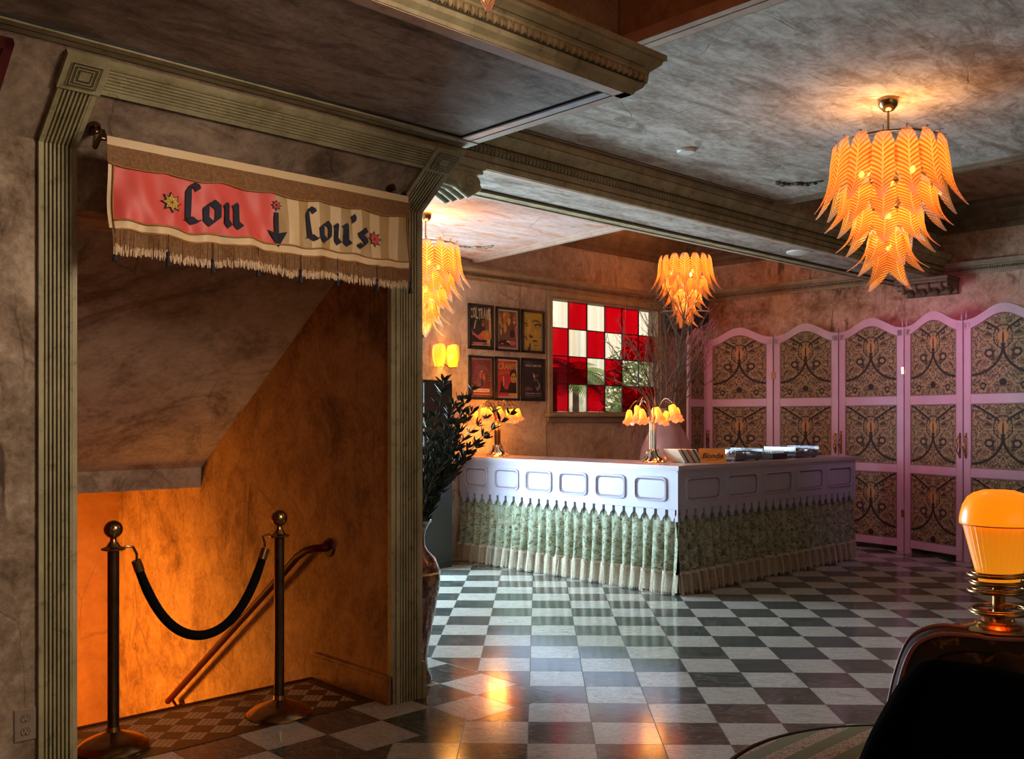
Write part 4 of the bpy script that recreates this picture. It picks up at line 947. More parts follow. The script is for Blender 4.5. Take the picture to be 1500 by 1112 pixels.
TIERS = [(0.0, .44, .150, .305, .425, 15), (-.25, .29, .140, .245, .355, 12), (-.39, .27, .135, .175, .295, 9), (-.52, .26, .125, .095, .24, 7), (-.63, .255, .125, .05, .165, 4)]
LM = [leaf_mesh('glass_leaf', L, W, a, c) for z, L, W, a, c, n in TIERS]
def chandelier(x, y, ztop, rod_len, label, cat='chandelier', ph=0.0, canopy=True, power=13, k=.92):
    r = thing('leaf_chandelier', label, cat, (x, y, ztop), ph, 'tiered amber glass leaf chandeliers'); r.scale = (k, k, k)
    b = MB(); h = rod_len
    b.lathe([(.004,h-.075),(.03,h-.070),(.052,h-.045),(.060,h-.012),(.060,h),(.001,h)], n=24); b.build('ceiling_canopy', M['brass'], r, smooth=True)
    b = MB(); b.tube([(0,0,h-.07), (0,0,.03)], .007, 8); b.lathe([(.001,.06),(.013,.05),(.013,.02),(.001,.01)], n=10); b.build('rod', M['brass'], r, smooth=True)
    b = MB(); b.tube([(0,0,.03), (0,0,-.62)], .010, 8)
    for (zz, rr) in ((-.015, .30), (-.285, .24), (-.425, .165), (-.55, .088)):
        b.tube([(rr*math.cos(2*PI*i/32), rr*math.sin(2*PI*i/32), zz) for i in range(33)], .005, 6)
        for i in range(4): b.tube([(0,0,zz), (rr*math.cos(PI*i/2), rr*math.sin(PI*i/2), zz)], .004, 5)
    n = TIERS[0][5]
    for i in range(n): a = 2*PI*(i+.5)/n; b.tube([(.295*math.cos(a), .295*math.sin(a), -.02), (.300*math.cos(a), .300*math.sin(a), .018), (.318*math.cos(a), .318*math.sin(a), .012)], .003, 5)
    b.build('frame', M['brass_dark'], r, smooth=True)
    for ti, (z, L, W, a0, a1, n) in enumerate(TIERS):
        for i in range(n):
            o = bpy.data.objects.new('glass_leaf', LM[ti]); COL.objects.link(o); o.parent = r; o.location = (0, 0, z)
            o.rotation_euler = (0, random.uniform(-.03, .03), 2*PI*(i+(.5 if ti % 2 == 0 else 0))/n)
    for (bx, by_, bz_) in ((.17,0,-.20), (-.09,.14,-.20), (-.09,-.14,-.20), (0,0,-.44), (.02,0,-.62)):
        b = MB(); b.ball((0,0,0), .016, 8, 0, (1,1,1.5)); o = b.build('bulb', M['bulb'], r, smooth=2); o.location = (bx, by_, bz_)
    for (lx, lz, pw) in ((0, -.19, .62), (0, -.52, .38)):
        ld = bpy.data.lights.new('bulb_light', 'POINT'); ld.energy = power*pw; ld.color = (1, .50, .20); ld.shadow_soft_size = .05
        lo = bpy.data.objects.new('bulb_light', ld); COL.objects.link(lo); lo.parent = r; lo.location = (lx, 0, lz)
    ld = bpy.data.lights.new('uplight', 'SPOT'); ld.energy = power*1.0; ld.color = (1, .46, .14); ld.spot_size = 2.7; ld.spot_blend = 1; ld.shadow_soft_size = .08
    lo = bpy.data.objects.new('uplight', ld); COL.objects.link(lo); lo.parent = r; lo.location = (0.06, 0, .0); lo.rotation_euler = (PI, 0, 0)
    return r
chandelier(5.075, 2.368, 2.965, .255, 'big chandelier of glowing amber glass leaves in front of the screens', ph=.35)
chandelier(4.83, 6.12, 2.872, .288, 'glowing chandelier half hidden by the fluted pilaster, above the leafy plant', ph=.1, power=16, k=.86)
chandelier(8.95, 6.57, 3.31, .44, 'small far chandelier in front of the checkered window and screen corner', ph=.2, power=20, k=.93)
q = cw((712-CX)/FOC*2.6, 2.6); chandelier(q[0], q[1], 3.500, .22, 'chandelier whose lowest pink leaf tip shows at the top edge of the photo', ph=.02, power=5, k=1.0)

# ================================================================== LILY LAMPS
def bell():
    b = MB(); prof = [(.010,.0),(.018,-.006),(.024,-.022),(.027,-.045),(.030,-.068),(.038,-.086),(.047,-.098)]
    n = 24; vs = []; uv = []; fs = []
    for j, (r, z) in enumerate(prof):
        f = j/(len(prof)-1)
        for k in range(n+1):
            a = 2*PI*k/n; rr = r*(1+.10*f*f*math.sin(a*6)); vs.append((rr*math.cos(a), rr*math.sin(a), z+.006*f*f*math.sin(a*6+1))); uv.append((k/n, f))
    for j in range(len(prof)-1):
        for k in range(n): q = j*(n+1)+k; fs.append((q, q+1, q+n+2, q+n+1))
    b.add(vs, fs, 0, uv); o = b.build('lily_shade', M['lily'], smooth=2); me = o.data; bpy.data.objects.remove(o); return me
BELL = bell()
def lily_lamp(x, y, z, label, seed, energy=9):
    rn = random.Random(seed); r = thing('lily_lamp', label, 'table lamp', (x, y, z), group='lily lamps on the bar')
    b = MB(); b.lathe([(.115,0),(.118,.006),(.105,.014),(.075,.022),(.055,.045),(.048,.075),(.042,.10),(.030,.115)], n=36, fn=lambda r_, z_, a: (r_*(1+.10*math.sin(a*9)*(1 if r_ > .05 else .5)), z_))
    for i in range(9):
        a = 2*PI*i/9; b.tube([(.115*math.cos(a), .115*math.sin(a), .008), (.085*math.cos(a+.2), .085*math.sin(a+.2), .03), (.052*math.cos(a), .052*math.sin(a), .07), (.045*math.cos(a), .045*math.sin(a), .12)], [.014,.010,.009,.003], 6)
    b.build('leaf_base', M['chrome'], r, smooth=True)
    n = 11
    for i in range(n):
        a = 2*PI*i/n+rn.uniform(-.12, .12); R_ = .225 if i % 2 == 0 else .155; R_ += rn.uniform(-.02, .015); zt = .535+rn.uniform(-.02, .04); ze = .485+rn.uniform(-.045, .02)
        s = .028; pts = [(s*math.cos(a), s*math.sin(a), .09), (s*math.cos(a), s*math.sin(a), .40)]
        for k in range(1, 11):
            f = k/10; pts.append(((s+(R_-s)*f)*math.cos(a), (s+(R_-s)*f)*math.sin(a), .43+(zt+.02-.43)*math.sin(min(1, f*1.45)*PI/2)-(max(0, f-.55)/.45)**2*(zt-ze)*.9))
        b = MB(); b.tube(pts, .0042, 6); e = pts[-1]; b.tube([e, (e[0], e[1], e[2]-.018)], [.006, .013], 8); b.build('stem', M['brass_dark'], r, smooth=True)
        o = bpy.data.objects.new('lily_shade', BELL); COL.objects.link(o); o.parent = r; o.location = (e[0], e[1], e[2]-.012); o.rotation_euler = (rn.uniform(-.2,.2)+.30*math.sin(a)*1, -.30*math.cos(a)+rn.uniform(-.15,.15), 0); o.rotation_euler = (.32*math.sin(a), -.32*math.cos(a), rn.random()*2)
        o.scale = (1.12, 1.12, 1.3)
    ld = bpy.data.lights.new('lamp_light', 'POINT'); ld.energy = energy; ld.color = (1, .37, .06); ld.shadow_soft_size = .09
    lo = bpy.data.objects.new('lamp_light', ld); COL.objects.link(lo); lo.parent = r; lo.location = (0, 0, .32); return r
lily_lamp(6.68, 7.27, 1.066, 'lily lamp by the wall under the framed posters', 1, 15)
lily_lamp(6.745, 5.30, 1.066, 'lily lamp on the bar near its front corner, beside the leaning records', 2, 5)

# ================================================================== THINGS ON THE BAR
ZT = 1.066; DX, DY = 1, 0
M['sleeve'] = plain('cream_sleeve', (.70,.62,.48), .7, 0, .15, 40); M['sleeve_orange'] = plain('orange_sleeve', (.80,.32,.05), .6, 0, .08, 6); M['sleeve_red'] = plain('brick_sleeve', (.45,.10,.05), .7); M['sleeve_dark'] = plain('slate_sleeve', (.12,.12,.13), .6)
# a row of singles leaning along the bar, facing the viewer; runs in the picture's sideways direction
ux, uy = RT[0], RT[1]
o0 = Vector((6.855, 5.12, ZT))
def sleeve(px, w, lean, mat, label, idx):
    # stands on its edge, faces down-right; local x across, z up
    r = MB(); r.bbox(-.09, 0, 0, .09, w, .172, .001); return r
cols = ['sleeve','sleeve','sleeve_dark','sleeve','sleeve','sleeve_red','sleeve','sleeve','sleeve_dark','sleeve']
LEAN = math.radians(38)
yawS = math.atan2(RT[1], RT[0])
def place_sleeve(b, name, mat, s, lab, parent=None):
    o = b.build(name, mat, parent); return o
for i, c in enumerate(cols):
    b = MB(); b.bbox(-.088, 0, 0, .088, .0055, .150, .001)
    o = b.build('record_sleeve', M[c]); p = o0+Vector((ux, uy, 0))*(.012+.0175*i)
    o.location = p; o.rotation_mode = 'XYZ'
    # face normal tips along +RT, leaning back toward the left
    o.rotation_euler = Matrix.Rotation(yawS, 3, 'Z').to_4x4().to_euler()
    m = Matrix.Rotation(yawS-PI/2+math.radians(35), 4, 'Z') @ Matrix.Rotation(LEAN, 4, 'X'); o.rotation_euler = m.to_euler(); o.location = p
    tag(o, ['', '', '', '', '', '', '', '', '', ''][i] or 'thin single in the leaning row behind the orange record cover', 'record', 'records leaning in a row on the bar')
b = MB(); b.bbox(-.115, 0, 0, .115, .006, .150, .001)
o = b.build('orange_record_sleeve', M['sleeve_orange']); p = o0+Vector((ux, uy, 0))*.285+Vector((FW[0], FW[1], 0))*(-.10)
m = Matrix.Rotation(yawS, 4, 'Z') @ Matrix.Rotation(-math.radians(34), 4, 'X'); o.rotation_euler = m.to_euler(); o.location = p+Vector((ux, uy, 0))*.02
tag(o, 'orange record cover with dark script on the corner of the bar', 'record')
vs, fs = text_polys('Blondie', .075, .45, .0015)
b = MB(); xc = (max(v[0] for v in vs)+min(v[0] for v in vs))/2; b.add([((v[0]-xc)*.82, -.0008, v[1]+.050) for v in vs], fs); b.tube([(-.06, -.001, .035), (0, -.001, .028), (.07, -.001, .044)], .0022, 4); b.build('lettering', M['ink'], o)

def turntable(x, y, rz, label):
    r = thing('turntable', label, 'turntable', (x, y, ZT), rz, 'turntables on the bar')
    b = MB(); b.bbox(-.23, -.18, .012, .23, .18, .045, .006)
    for sx in (-.19, .19):
        for sy in (-.14, .14): b.lathe([(.022,0),(.022,.013),(.018,.014)], (sx, sy, 0), 12)
    b.build('plinth', M['sleeve_dark'], r, smooth=True)
    b = MB(); b.lathe([(.152,.045),(.156,.050),(.156,.060),(.150,.063),(.001,.063)], (-.045,0,0), 36); b.build('platter', M['chrome'], r, smooth=True)
    b = MB(); b.lathe([(.149,.063),(.149,.065),(.001,.065)], (-.045,0,0), 36); b.build('record', M['black'], r, smooth=True)
    b = MB(); b.lathe([(.03,.045),(.03,.07),(.012,.075)], (.17,.11,0), 14); b.tube([(.17,.11,.078), (.165,-.02,.078), (.12,-.09,.07)], .005, 8); b.box(.105,-.115,.064,.13,-.085,.074); b.build('tonearm', M['chrome'], r, smooth=True)
    b = MB(); x0, x1, y0, y1, z0, z1, th = -.228, .228, -.178, .178, .046, .108, .003
    for q in ((x0,y0,z1-th,x1,y1,z1), (x0,y0,z0,x1,y0+th,z1), (x0,y1-th,z0,x1,y1,z1), (x0,y0,z0,x0+th,y1,z1), (x1-th,y0,z0,x1,y1,z1)): b.box(*q)
    dc = b.build('dust_cover', M['acrylic'], r, label='clear acrylic lid')
    b = MB()
    for (p, q) in (((x0,y0,z1),(x1,y0,z1)), ((x0,y1,z1),(x1,y1,z1)), ((x0,y0,z1),(x0,y1,z1)), ((x1,y0,z1),(x1,y1,z1)), ((x0,y0,z0),(x0,y0,z1)), ((x1,y0,z0),(x1,y0,z1)), ((x1,y1,z0),(x1,y1,z1))): b.tube([p, q], .0025, 4)
    b.build('lid_edge', M['white_edge'], dc)
turntable(7.62, 5.05, 0, 'covered turntable on the bar right behind the orange record cover'); turntable(8.72, 5.08, 0, 'covered turntable on the bar farther along, next to the bar end')
mxr = thing('audio_mixer', 'small mixer with white knobs between the two turntables', 'mixer', (8.16, 5.03, ZT)); b = MB(); b.bbox(-.13, -.16, 0, .13, .16, .055, .006); b.build('case', M['black'], mxr, smooth=True)
for i in range(6):
    for j in range(2):
        b = MB(); b.lathe([(.011,.055),(.010,.073),(.001,.074)], (-.10+.04*i, -.13+.06*j, 0), 10); b.build('knob', M['white_edge'], mxr, smooth=True)

# ================================================================== BIG PINK VASE WITH TWIGS (on the floor behind the bar)
M['pearl'] = plain('pearl_pink_glaze', (.52,.27,.27), .14, .15, .15, 4, Coat_Weight=.6)
bv = thing('branch_vase', 'large glossy pink floor vase holding bare twigs behind the bar', 'vase', (8.22, 6.28, 0))
b = MB(); b.lathe([(.10,0),(.13,.01),(.16,.10),(.22,.45),(.285,.80),(.30,.98),(.27,1.15),(.20,1.30),(.14,1.40),(.115,1.48),(.125,1.53),(.150,1.56),(.140,1.565),(.105,1.50)], n=40); b.build('body', M['pearl'], bv, smooth=True)
M['twig'] = plain('twig_bark', (.15,.09,.06), .8, 0, .3, 30)
rn = random.Random(21)
def grow(b, p, d, L, r, dep):
    pts = [p.copy()]; n = 6; dd = d.copy()
    for i in range(n):
        dd = (dd+Vector((rn.uniform(-.16,.16), rn.uniform(-.16,.16), rn.uniform(-.05,.12)))).normalized(); pts.append(pts[-1]+dd*L/n)
        if dep > 0 and i > 0:
            for _ in range(2 if dep > 1 else 1):
                s = (dd+Vector((rn.uniform(-.9,.9), rn.uniform(-.9,.9), rn.uniform(-.2,.6)))).normalized(); grow(b, pts[-1], s, L*rn.uniform(.30,.5), r*.5, dep-1)
    b.tube(pts, [max(.0018, r*(1-.72*i/n)) for i in range(n+1)], 5, cap=False)
for k in range(9):
    b = MB(); a = 2*PI*k/9+.3; sp = rn.uniform(.25, .62); d = Vector((math.cos(a)*sp, math.sin(a)*sp, 1)).normalized()
    grow(b, Vector((.05*math.cos(a), .05*math.sin(a), 1.35)), d, rn.uniform(.85, 1.2), .013, 2); b.build('twig_branch', M['twig'], bv)

# ================================================================== POSTERS
FONT_COLS = {'cream': (.72,.60,.42), 'yellow': (.62,.45,.04), 'red': (.55,.03,.04), 'maroon': (.20,.03,.02), 'orange': (.70,.22,.03), 'black': (.02,.014,.012), 'brown': (.22,.09,.035), 'pink': (.62,.12,.12), 'grey': (.28,.24,.22), 'white': (.62,.56,.48), 'gold': (.80,.48,.14), 'green': (.02,.10,.04)}
for k, v in FONT_COLS.items(): M['ink_'+k] = plain('print_'+k, v, .45, 0, .18, 25)
def poster(x0, x1, z0, z1, label, back, draw):
    W, H_ = x1-x0, z1-z0; r = thing('framed_poster', label, 'poster', (x0, YB, z0), group='six framed posters beside the window')
    b = MB(); e = .026
    for q in ((0,0,W,e), (0,H_-e,W,H_), (0,0,e,H_), (W-e,0,W,H_)): b.bbox(q[0], -.028, q[1], q[2], 0, q[3], .003)
    b.build('frame', M['frame_black'], r, smooth=True)
    mats = [back]; b = MB(); b.box(e*.8, -.010, e*.8, W-e*.8, -.002, H_-e*.8, 0); st = {'k': 0}
    def mi(c):
        if c not in mats: mats.append(c)
        return mats.index(c)
    def PT(u, v): return (e+(W-2*e)*u, e+(H_-2*e)*v)
    def poly(c, pts):
        st['k'] += 1; y = -.0104-.00025*st['k']; V4 = [(PT(u, v)[0], y, PT(u, v)[1]) for u, v in pts]; b.add(V4, [tuple(range(len(pts)))], mi(c))
    def blob(c, u, v, ru, rv, n=18, wob=0, seed=0, a0=0, a1=2*PI):
        rr = random.Random(seed); poly(c, [(u+ru*(1+rr.uniform(-wob, wob))*math.cos(a0+(a1-a0)*i/n), v+rv*(1+rr.uniform(-wob, wob))*math.sin(a0+(a1-a0)*i/n)) for i in range(n)])
    def text(c, s, u0, v0, u1, v1):
        st['k'] += 1; y = -.0104-.00025*st['k']; vs, fs = text_polys(s, 1, 0, .02); xa, xb = min(v[0] for v in vs), max(v[0] for v in vs); ya, yb_ = min(v[1] for v in vs), max(v[1] for v in vs)
        b.add([(PT(u0+(u1-u0)*(v[0]-xa)/(xb-xa), 0)[0], y, PT(0, v0+(v1-v0)*(v[1]-ya)/(yb_-ya))[1]) for v in vs], fs, mi(c))
    draw(poly, blob, text)
    b.build('print', [M['ink_'+m] for m in mats], r)
    b = MB(); b.box(e, -.0195, e, W-e, -.0185, H_-e); b.build('glass', M['pane_thin'], r)
M['pane_thin'] = glass_pane('picture_glass', (.97,.97,.97), .05)
def d_horn(p, bl, tx):
    bl('gold', .88, .5, .12, .5, 14, .2, 3); bl('brown', .80, .62, .10, .30, 12, .2, 4)
    for i, ch in enumerate('COLTRANE'): tx('cream', ch, .02+i*.12, .70+.02*math.sin(i*1.7), .02+i*.12+.10, .97-.02*math.cos(i*2))
    bl('brown', .62, .60, .09, .09, 16); bl('pink', .58, .56, .05, .05, 12); p('cream', [(.16,.44),(.24,.66),(.28,.66),(.20,.44)])
    p('pink', [(.04,.46),(.10,.38),(.35,.28),(.62,.42),(.66,.36),(.40,.20),(.10,.30)]); bl('orange', .72, .30, .24, .13, 16, .15, 7); bl('pink', .50, .24, .16, .06, 14, .2, 8); bl('gold', .80, .33, .05, .03)
    tx('pink', 'LIVE TONIGHT'[:0] or '~~~~~', .15, .06, .55, .11) if False else None; bl('pink', .35, .09, .28, .03, 14, .2, 5); p('cream', [(.05,.035),(.95,.05),(.95,.07),(.05,.055)]); p('cream', [(.55,.10),(.95,.11),(.95,.12),(.55,.11)])
def d_forest(p, bl, tx):
    p('cream', [(0,0),(1,0),(1,1),(0,1)]); p('brown', [(.06,.04),(.94,.04),(.94,.96),(.06,.96)]); rr = random.Random(2)
    for i in range(26): u = rr.uniform(.1,.9); v = rr.uniform(.55,.9); bl(rr.choice(['orange','gold','brown','orange']), u, v, rr.uniform(.02,.09), rr.uniform(.03,.12), 10, .3, i)
    for i in range(12): u = rr.uniform(.12,.42); v = rr.uniform(.38,.62); bl('gold' if i % 2 else 'cream', u, v, .014, rr.uniform(.05,.10), 8, .3, i)
    p('pink', [(.80,.55),(.90,.62),(.93,.50),(.93,.28),(.88,.26),(.84,.40)]); bl('black', .35, .15, .30, .07, 12, .2, 6); bl('pink', .72, .16, .20, .05, 14, .25, 9); bl('cream', .50, .19, .10, .018); bl('black', .70, .40, .14, .10, 12, .2, 4); bl('pink', .2, .13, .08, .015)
def d_face(p, bl, tx):
    bl('gold', .30, .60, .10, .22, 14, .1, 1); 
    p('brown', [(.45,.78),(.60,.82),(.80,.80),(.96,.70),(.96,.66),(.80,.75),(.60,.77),(.46,.74)]); bl('grey', .74, .66, .18, .07, 18); bl('black', .74, .675, .17, .035, 16); bl('yellow', .74, .645, .13, .03, 12)
    bl('brown', .14, .70, .08, .02, 10, .3, 2); bl('brown', .20, .645, .07, .018, 10, .2, 3); p('brown', [(.26,.40),(.34,.36),(.48,.35),(.52,.40),(.46,.39),(.38,.41),(.32,.43)]); bl('black', .40, .355, .09, .022, 12)
    p('brown', [(.44,.27),(.60,.29),(.76,.27),(.72,.24),(.60,.22),(.48,.245)]); bl('black', .60, .262, .14, .008, 10); p('brown', [(.02,.34),(.10,.40),(.22,.30),(.20,.26),(.08,.32)]); p('black', [(.20,0),(.28,.10),(.34,.22),(.38,.18),(.36,.0)]); bl('brown', .62, .14, .10, .015, 10); p('grey', [(.93,0),(1,0),(1,.9),(.93,.6)])
def d_seated(p, bl, tx):
    p('grey', [(0,0),(1,0),(1,1),(0,1)]); p('maroon', [(.05,.04),(.95,.04),(.95,.96),(.05,.96)])
    for i in range(16):
        a = PI*(i+.5)/16*1.0; a = -.3+(PI+.6)*i/15; p('grey', [(.5+.26*math.cos(a), .50+.20*math.sin(a)), (.5+.44*math.cos(a+.03), .50+.33*math.sin(a+.03)), (.5+.44*math.cos(a+.10), .50+.33*math.sin(a+.10))])
    bl('brown', .50, .74, .09, .06, 14); p('brown', [(.34,.66),(.46,.70),(.56,.70),(.68,.64),(.72,.42),(.60,.28),(.36,.28),(.30,.44)]); p('pink', [(.40,.60),(.47,.66),(.50,.52),(.44,.46)]); p('orange', [(.56,.60),(.64,.62),(.66,.46),(.58,.44)]); bl('brown', .26, .36, .12, .10, 12, .2, 4); p('black', [(.46,.28),(.56,.28),(.57,.46),(.50,.48)]); bl('cream', .51, .66, .03, .03)
    p('cream', [(.12,.13),(.88,.13),(.88,.22),(.12,.22)]); p('pink', [(.2,.165),(.8,.165),(.8,.185),(.2,.185)]); p('orange', [(.10,.06),(.90,.06),(.90,.095),(.10,.095)])
def d_cramps(p, bl, tx):
    p('cream', [(0,0),(1,0),(1,1),(0,1)]); p('red', [(.05,.04),(.95,.04),(.95,.96),(.05,.96)]); tx('yellow', 'THE', .12, .915, .35, .945); tx('yellow', 'CRAMPS', .07, .74, .95, .90); p('orange', [(.06,.60),(.60,.64),(.60,.70),(.06,.68)]); tx('maroon', 'BIG BEAT', .09, .625, .56, .68)
    p('black', [(.06,.14),(.95,.14),(.95,.36),(.86,.44),(.62,.40),(.52,.22),(.36,.24),(.30,.44),(.20,.42),(.16,.2)]); bl('black', .80, .62, .17, .14, 16, .18, 3); bl('yellow', .80, .53, .13, .13, 16, .08, 4); bl('black', .74, .56, .03, .02); bl('black', .86, .57, .03, .02); bl('red', .80, .47, .04, .01); p('cream', [(.28,.30),(.34,.34),(.33,.56),(.28,.56)]); p('yellow', [(.56,.07),(.94,.07),(.94,.125),(.56,.125)]); p('cream', [(.08,.05),(.94,.05),(.94,.06),(.08,.06)])
def d_singer(p, bl, tx):
    p('grey', [(.2,.93),(.5,.935),(.5,.94),(.2,.935)]); tx('cream', 'NINA SIMONE', .12, .84, .92, .90); bl('brown', .62, .66, .17, .10, 18, .05, 2); bl('black', .66, .71, .16, .08, 16, .08, 1); bl('cream', .55, .60, .05, .06, 14); bl('black', .56, .63, .02, .012); p('grey', [(.56,.54),(.70,.50),(.88,.36),(.84,.26),(.72,.20),(.62,.30),(.66,.42),(.54,.48)]); p('black', [(.58,.50),(.68,.48),(.78,.38),(.72,.28),(.66,.30)])
    tx('pink', 'TOWN HALL', .10, .23, .50, .27); tx('pink', 'NEW YORK', .12, .28, .34, .305); tx('cream', 'ONE NIGHT ONLY', .10, .12, .92, .155); p('grey', [(.1,.07),(.92,.07),(.92,.085),(.1,.085)])
px0 = [6.530, 6.920, 7.305]; PW = .352
poster(px0[0], px0[0]+PW, 2.185, 2.662, 'framed poster with jagged cream lettering over a horn player, top row nearest the plant', 'black', d_horn)
poster(px0[1], px0[1]+PW, 2.183, 2.660, 'framed poster with fiery orange woodland scene and pale border', 'brown', d_forest)
poster(px0[2], px0[2]+PW, 2.185, 2.660, 'framed poster of one huge yellow face', 'yellow', d_face)
poster(px0[0]+.008, px0[0]+PW+.004, 1.655, 2.118, 'framed poster of a reddish brown seated figure with rays', 'grey', d_seated)
poster(px0[1]-.008, px0[1]+PW-.006, 1.650, 2.122, 'red framed poster with large yellow lettering, bottom row middle', 'red', d_cramps)
poster(px0[2], px0[2]+PW+.004, 1.650, 2.125, 'black framed poster with a small pale portrait, bottom row beside the window', 'black', d_singer)

# ================================================================== SCONCE, CABINET, PLANTS, TALL VASE
scn = thing('wall_sconce', 'double wall sconce with glowing yellow scroll glass above the plant', 'wall lamp', (6.17, YB, 2.03))
b = MB(); b.lathe([(.035,0),(.035,.01),(.02,.02)], (0,0,0), 16); b2 = MB(); b2.v = [(x, -z, y) for x, y, z in b.v]; b2.f = b.f; b2.m = b.m
b2.tube([(0,-.02,0), (-.05,-.07,-.05), (-.09,-.08,-.01)], .006, 6); b2.tube([(0,-.02,0), (.06,-.07,-.06), (.13,-.09,-.05), (.155,-.09,.0), (.155,-.09,.07)], .006, 6); b2.build('bracket', M['brass_dark'], scn, smooth=True)
for dx in (-.09, .09):
    b = MB(); vs = []; uv = []; n = 20
    for j in range(9):
        f = j/8
        for k in range(n+1):
            a = -PI*.95+PI*1.9*k/n; rr = (.048+.022*math.sin(f*PI*.9))*(1+.12*math.sin(a*4+f*2)); vs.append((dx+rr*1.15*math.cos(a-PI/2), -.085+rr*.7*math.sin(a-PI/2), -.05+.21*f+.02*math.cos(a)*f)); uv.append((k/n, f))
    b.add(vs, [(j*(n+1)+k, j*(n+1)+k+1, (j+1)*(n+1)+k+1, (j+1)*(n+1)+k) for j in range(8) for k in range(n)], 0, uv); b.build('glass_shade', M['sconce_glass'], scn, smooth=2)
    b = MB(); b.ball((dx,-.085,0), .014, 8, 0, (1,1,1.6)); b.build('bulb', M['bulb'], scn, smooth=2)
ld = bpy.data.lights.new('sconce_light', 'POINT'); ld.energy = 5; ld.color = (1, .45, .08); ld.shadow_soft_size = .06; lo = bpy.data.objects.new('sconce_light', ld); COL.objects.link(lo); lo.parent = scn; lo.location = (0, -.20, .04)
bc = thing('black_cabinet', 'tall black cabinet against the back wall behind the plant', 'cabinet', (0,0,0))
b = MB(); b.bbox(5.66, 7.22, 0, 6.03, 7.53, 1.83, .006); b.build('body', M['black'], bc); b = MB(); b.bbox(5.67, 7.205, .05, 6.02, 7.222, 1.80, .004); b.build('door', M['frame_black'], bc); b = MB(); b.box(5.70, 7.195, .9, 5.71, 7.207, 1.0); b.build('handle', M['brass_dark'], bc)
palm_r = palm('potted_palm', (4.75, 6.98, 0), 1.85, 13, .72, 'potted palm showing only dark frond tips beside the half-hidden chandelier', 31, 'palm_d', 1.25)
b = MB(); b.lathe([(.14,0),(.19,.02),(.22,.34),(.235,.36),(.20,.36),(.19,.33),(.001,.33)], n=28); b.build('pot', M['brass_dark'], palm_r, smooth=True)
def vase_mat():
    t = NT('dark_floral_glaze'); o = t.obj(); n = t.noise(o, 9, 5, .65, 1.2); n2 = t.noise(o, 24, 4, .6); v = t.voro(o, 14)
    c = t.ramp(n, [(.38, (.035,.012,.008)), (.5, (.13,.03,.015)), (.60, (.26,.09,.03))]); c = t.mix(t.ramp(n2, [(.54, 0.0), (.6, .8)]), c, (.35,.20,.08)); c = t.mix(t.ramp(v, [(.0, .9), (.16, .9), (.22, 0.0)]), c, (.16,.03,.02))
    return t.end(t.pbr(c, .12, 0.0, None, Coat_Weight=.8, Coat_Roughness=.05))
M['vase'] = vase_mat()
fv = thing('floor_vase', 'tall dark red patterned floor vase peeking out behind the fluted pilaster', 'vase', (3.245, 4.215, 0))
b = MB(); b.lathe([(.085,0),(.098,.008),(.098,.03),(.078,.07),(.072,.13),(.085,.22),(.112,.36),(.136,.48),(.146,.56),(.143,.62),(.118,.68),(.078,.72),(.062,.75),(.058,.80),(.072,.855),(.098,.885),(.104,.892),(.094,.893),(.060,.82),(.001,.80)], n=44); b.build('body', M['vase'], fv, smooth=True)
b = MB(); b.lathe([(.1445,.60),(.1475,.606),(.1445,.612)], n=44, cap=False); b.build('gold_band', M['gold'], fv, smooth=True)
pl = thing('olive_branches', 'leafy dark green branches standing in the tall floor vase', 'plant', (3.245, 4.215, .80)); rn = random.Random(8)
LEAFB = MB(); SB = MB()
for k in range(34):
    a = -.75+rn.uniform(-1.0, 1.0) if k % 4 else rn.uniform(-1.6, 1.6); sp = rn.uniform(.03, .25); L = rn.uniform(.50, .92) if k % 3 else rn.uniform(.3, .6); p = Vector((.03*math.cos(a), .03*math.sin(a), .0)); d = Vector((math.cos(a)*sp, math.sin(a)*sp, 1)).normalized(); pts = [p.copy()]; n = 13
    for i in range(n):
        d = (d+Vector((rn.uniform(-.09,.09)+.035*math.cos(a), rn.uniform(-.09,.09)+.035*math.sin(a), -.012))).normalized(); pts.append(pts[-1]+d*L/n)
        if i > 1:
            for s in range(5):
                az = rn.random()*2*PI; ld_ = (d*.75+Vector((math.cos(az), math.sin(az), rn.uniform(-.3,.5)))*.75).normalized(); c = pts[-1]; ll = rn.uniform(.045,.075); w = ld_.cross(Vector((rn.uniform(-1,1),rn.uniform(-1,1),rn.uniform(-1,1)))).normalized()*rn.uniform(.0065,.0105); up_ = ld_.cross(w).normalized()*.004
                LEAFB.add([tuple(c), tuple(c+ld_*ll*.35-w+up_), tuple(c+ld_*ll*.75-w*.7+up_), tuple(c+ld_*ll), tuple(c+ld_*ll*.75+w*.7+up_), tuple(c+ld_*ll*.35+w+up_), tuple(c+ld_*ll*.5)], [(0,1,6),(1,2,6),(2,3,6),(3,4,6),(4,5,6),(5,0,6)], 0)
    SB.tube(pts, [.0045*(1-.7*i/n) for i in range(n+1)], 5)
SB.build('stem', M['twig'], pl); LEAFB.build('foliage', M['palm_d'], pl)
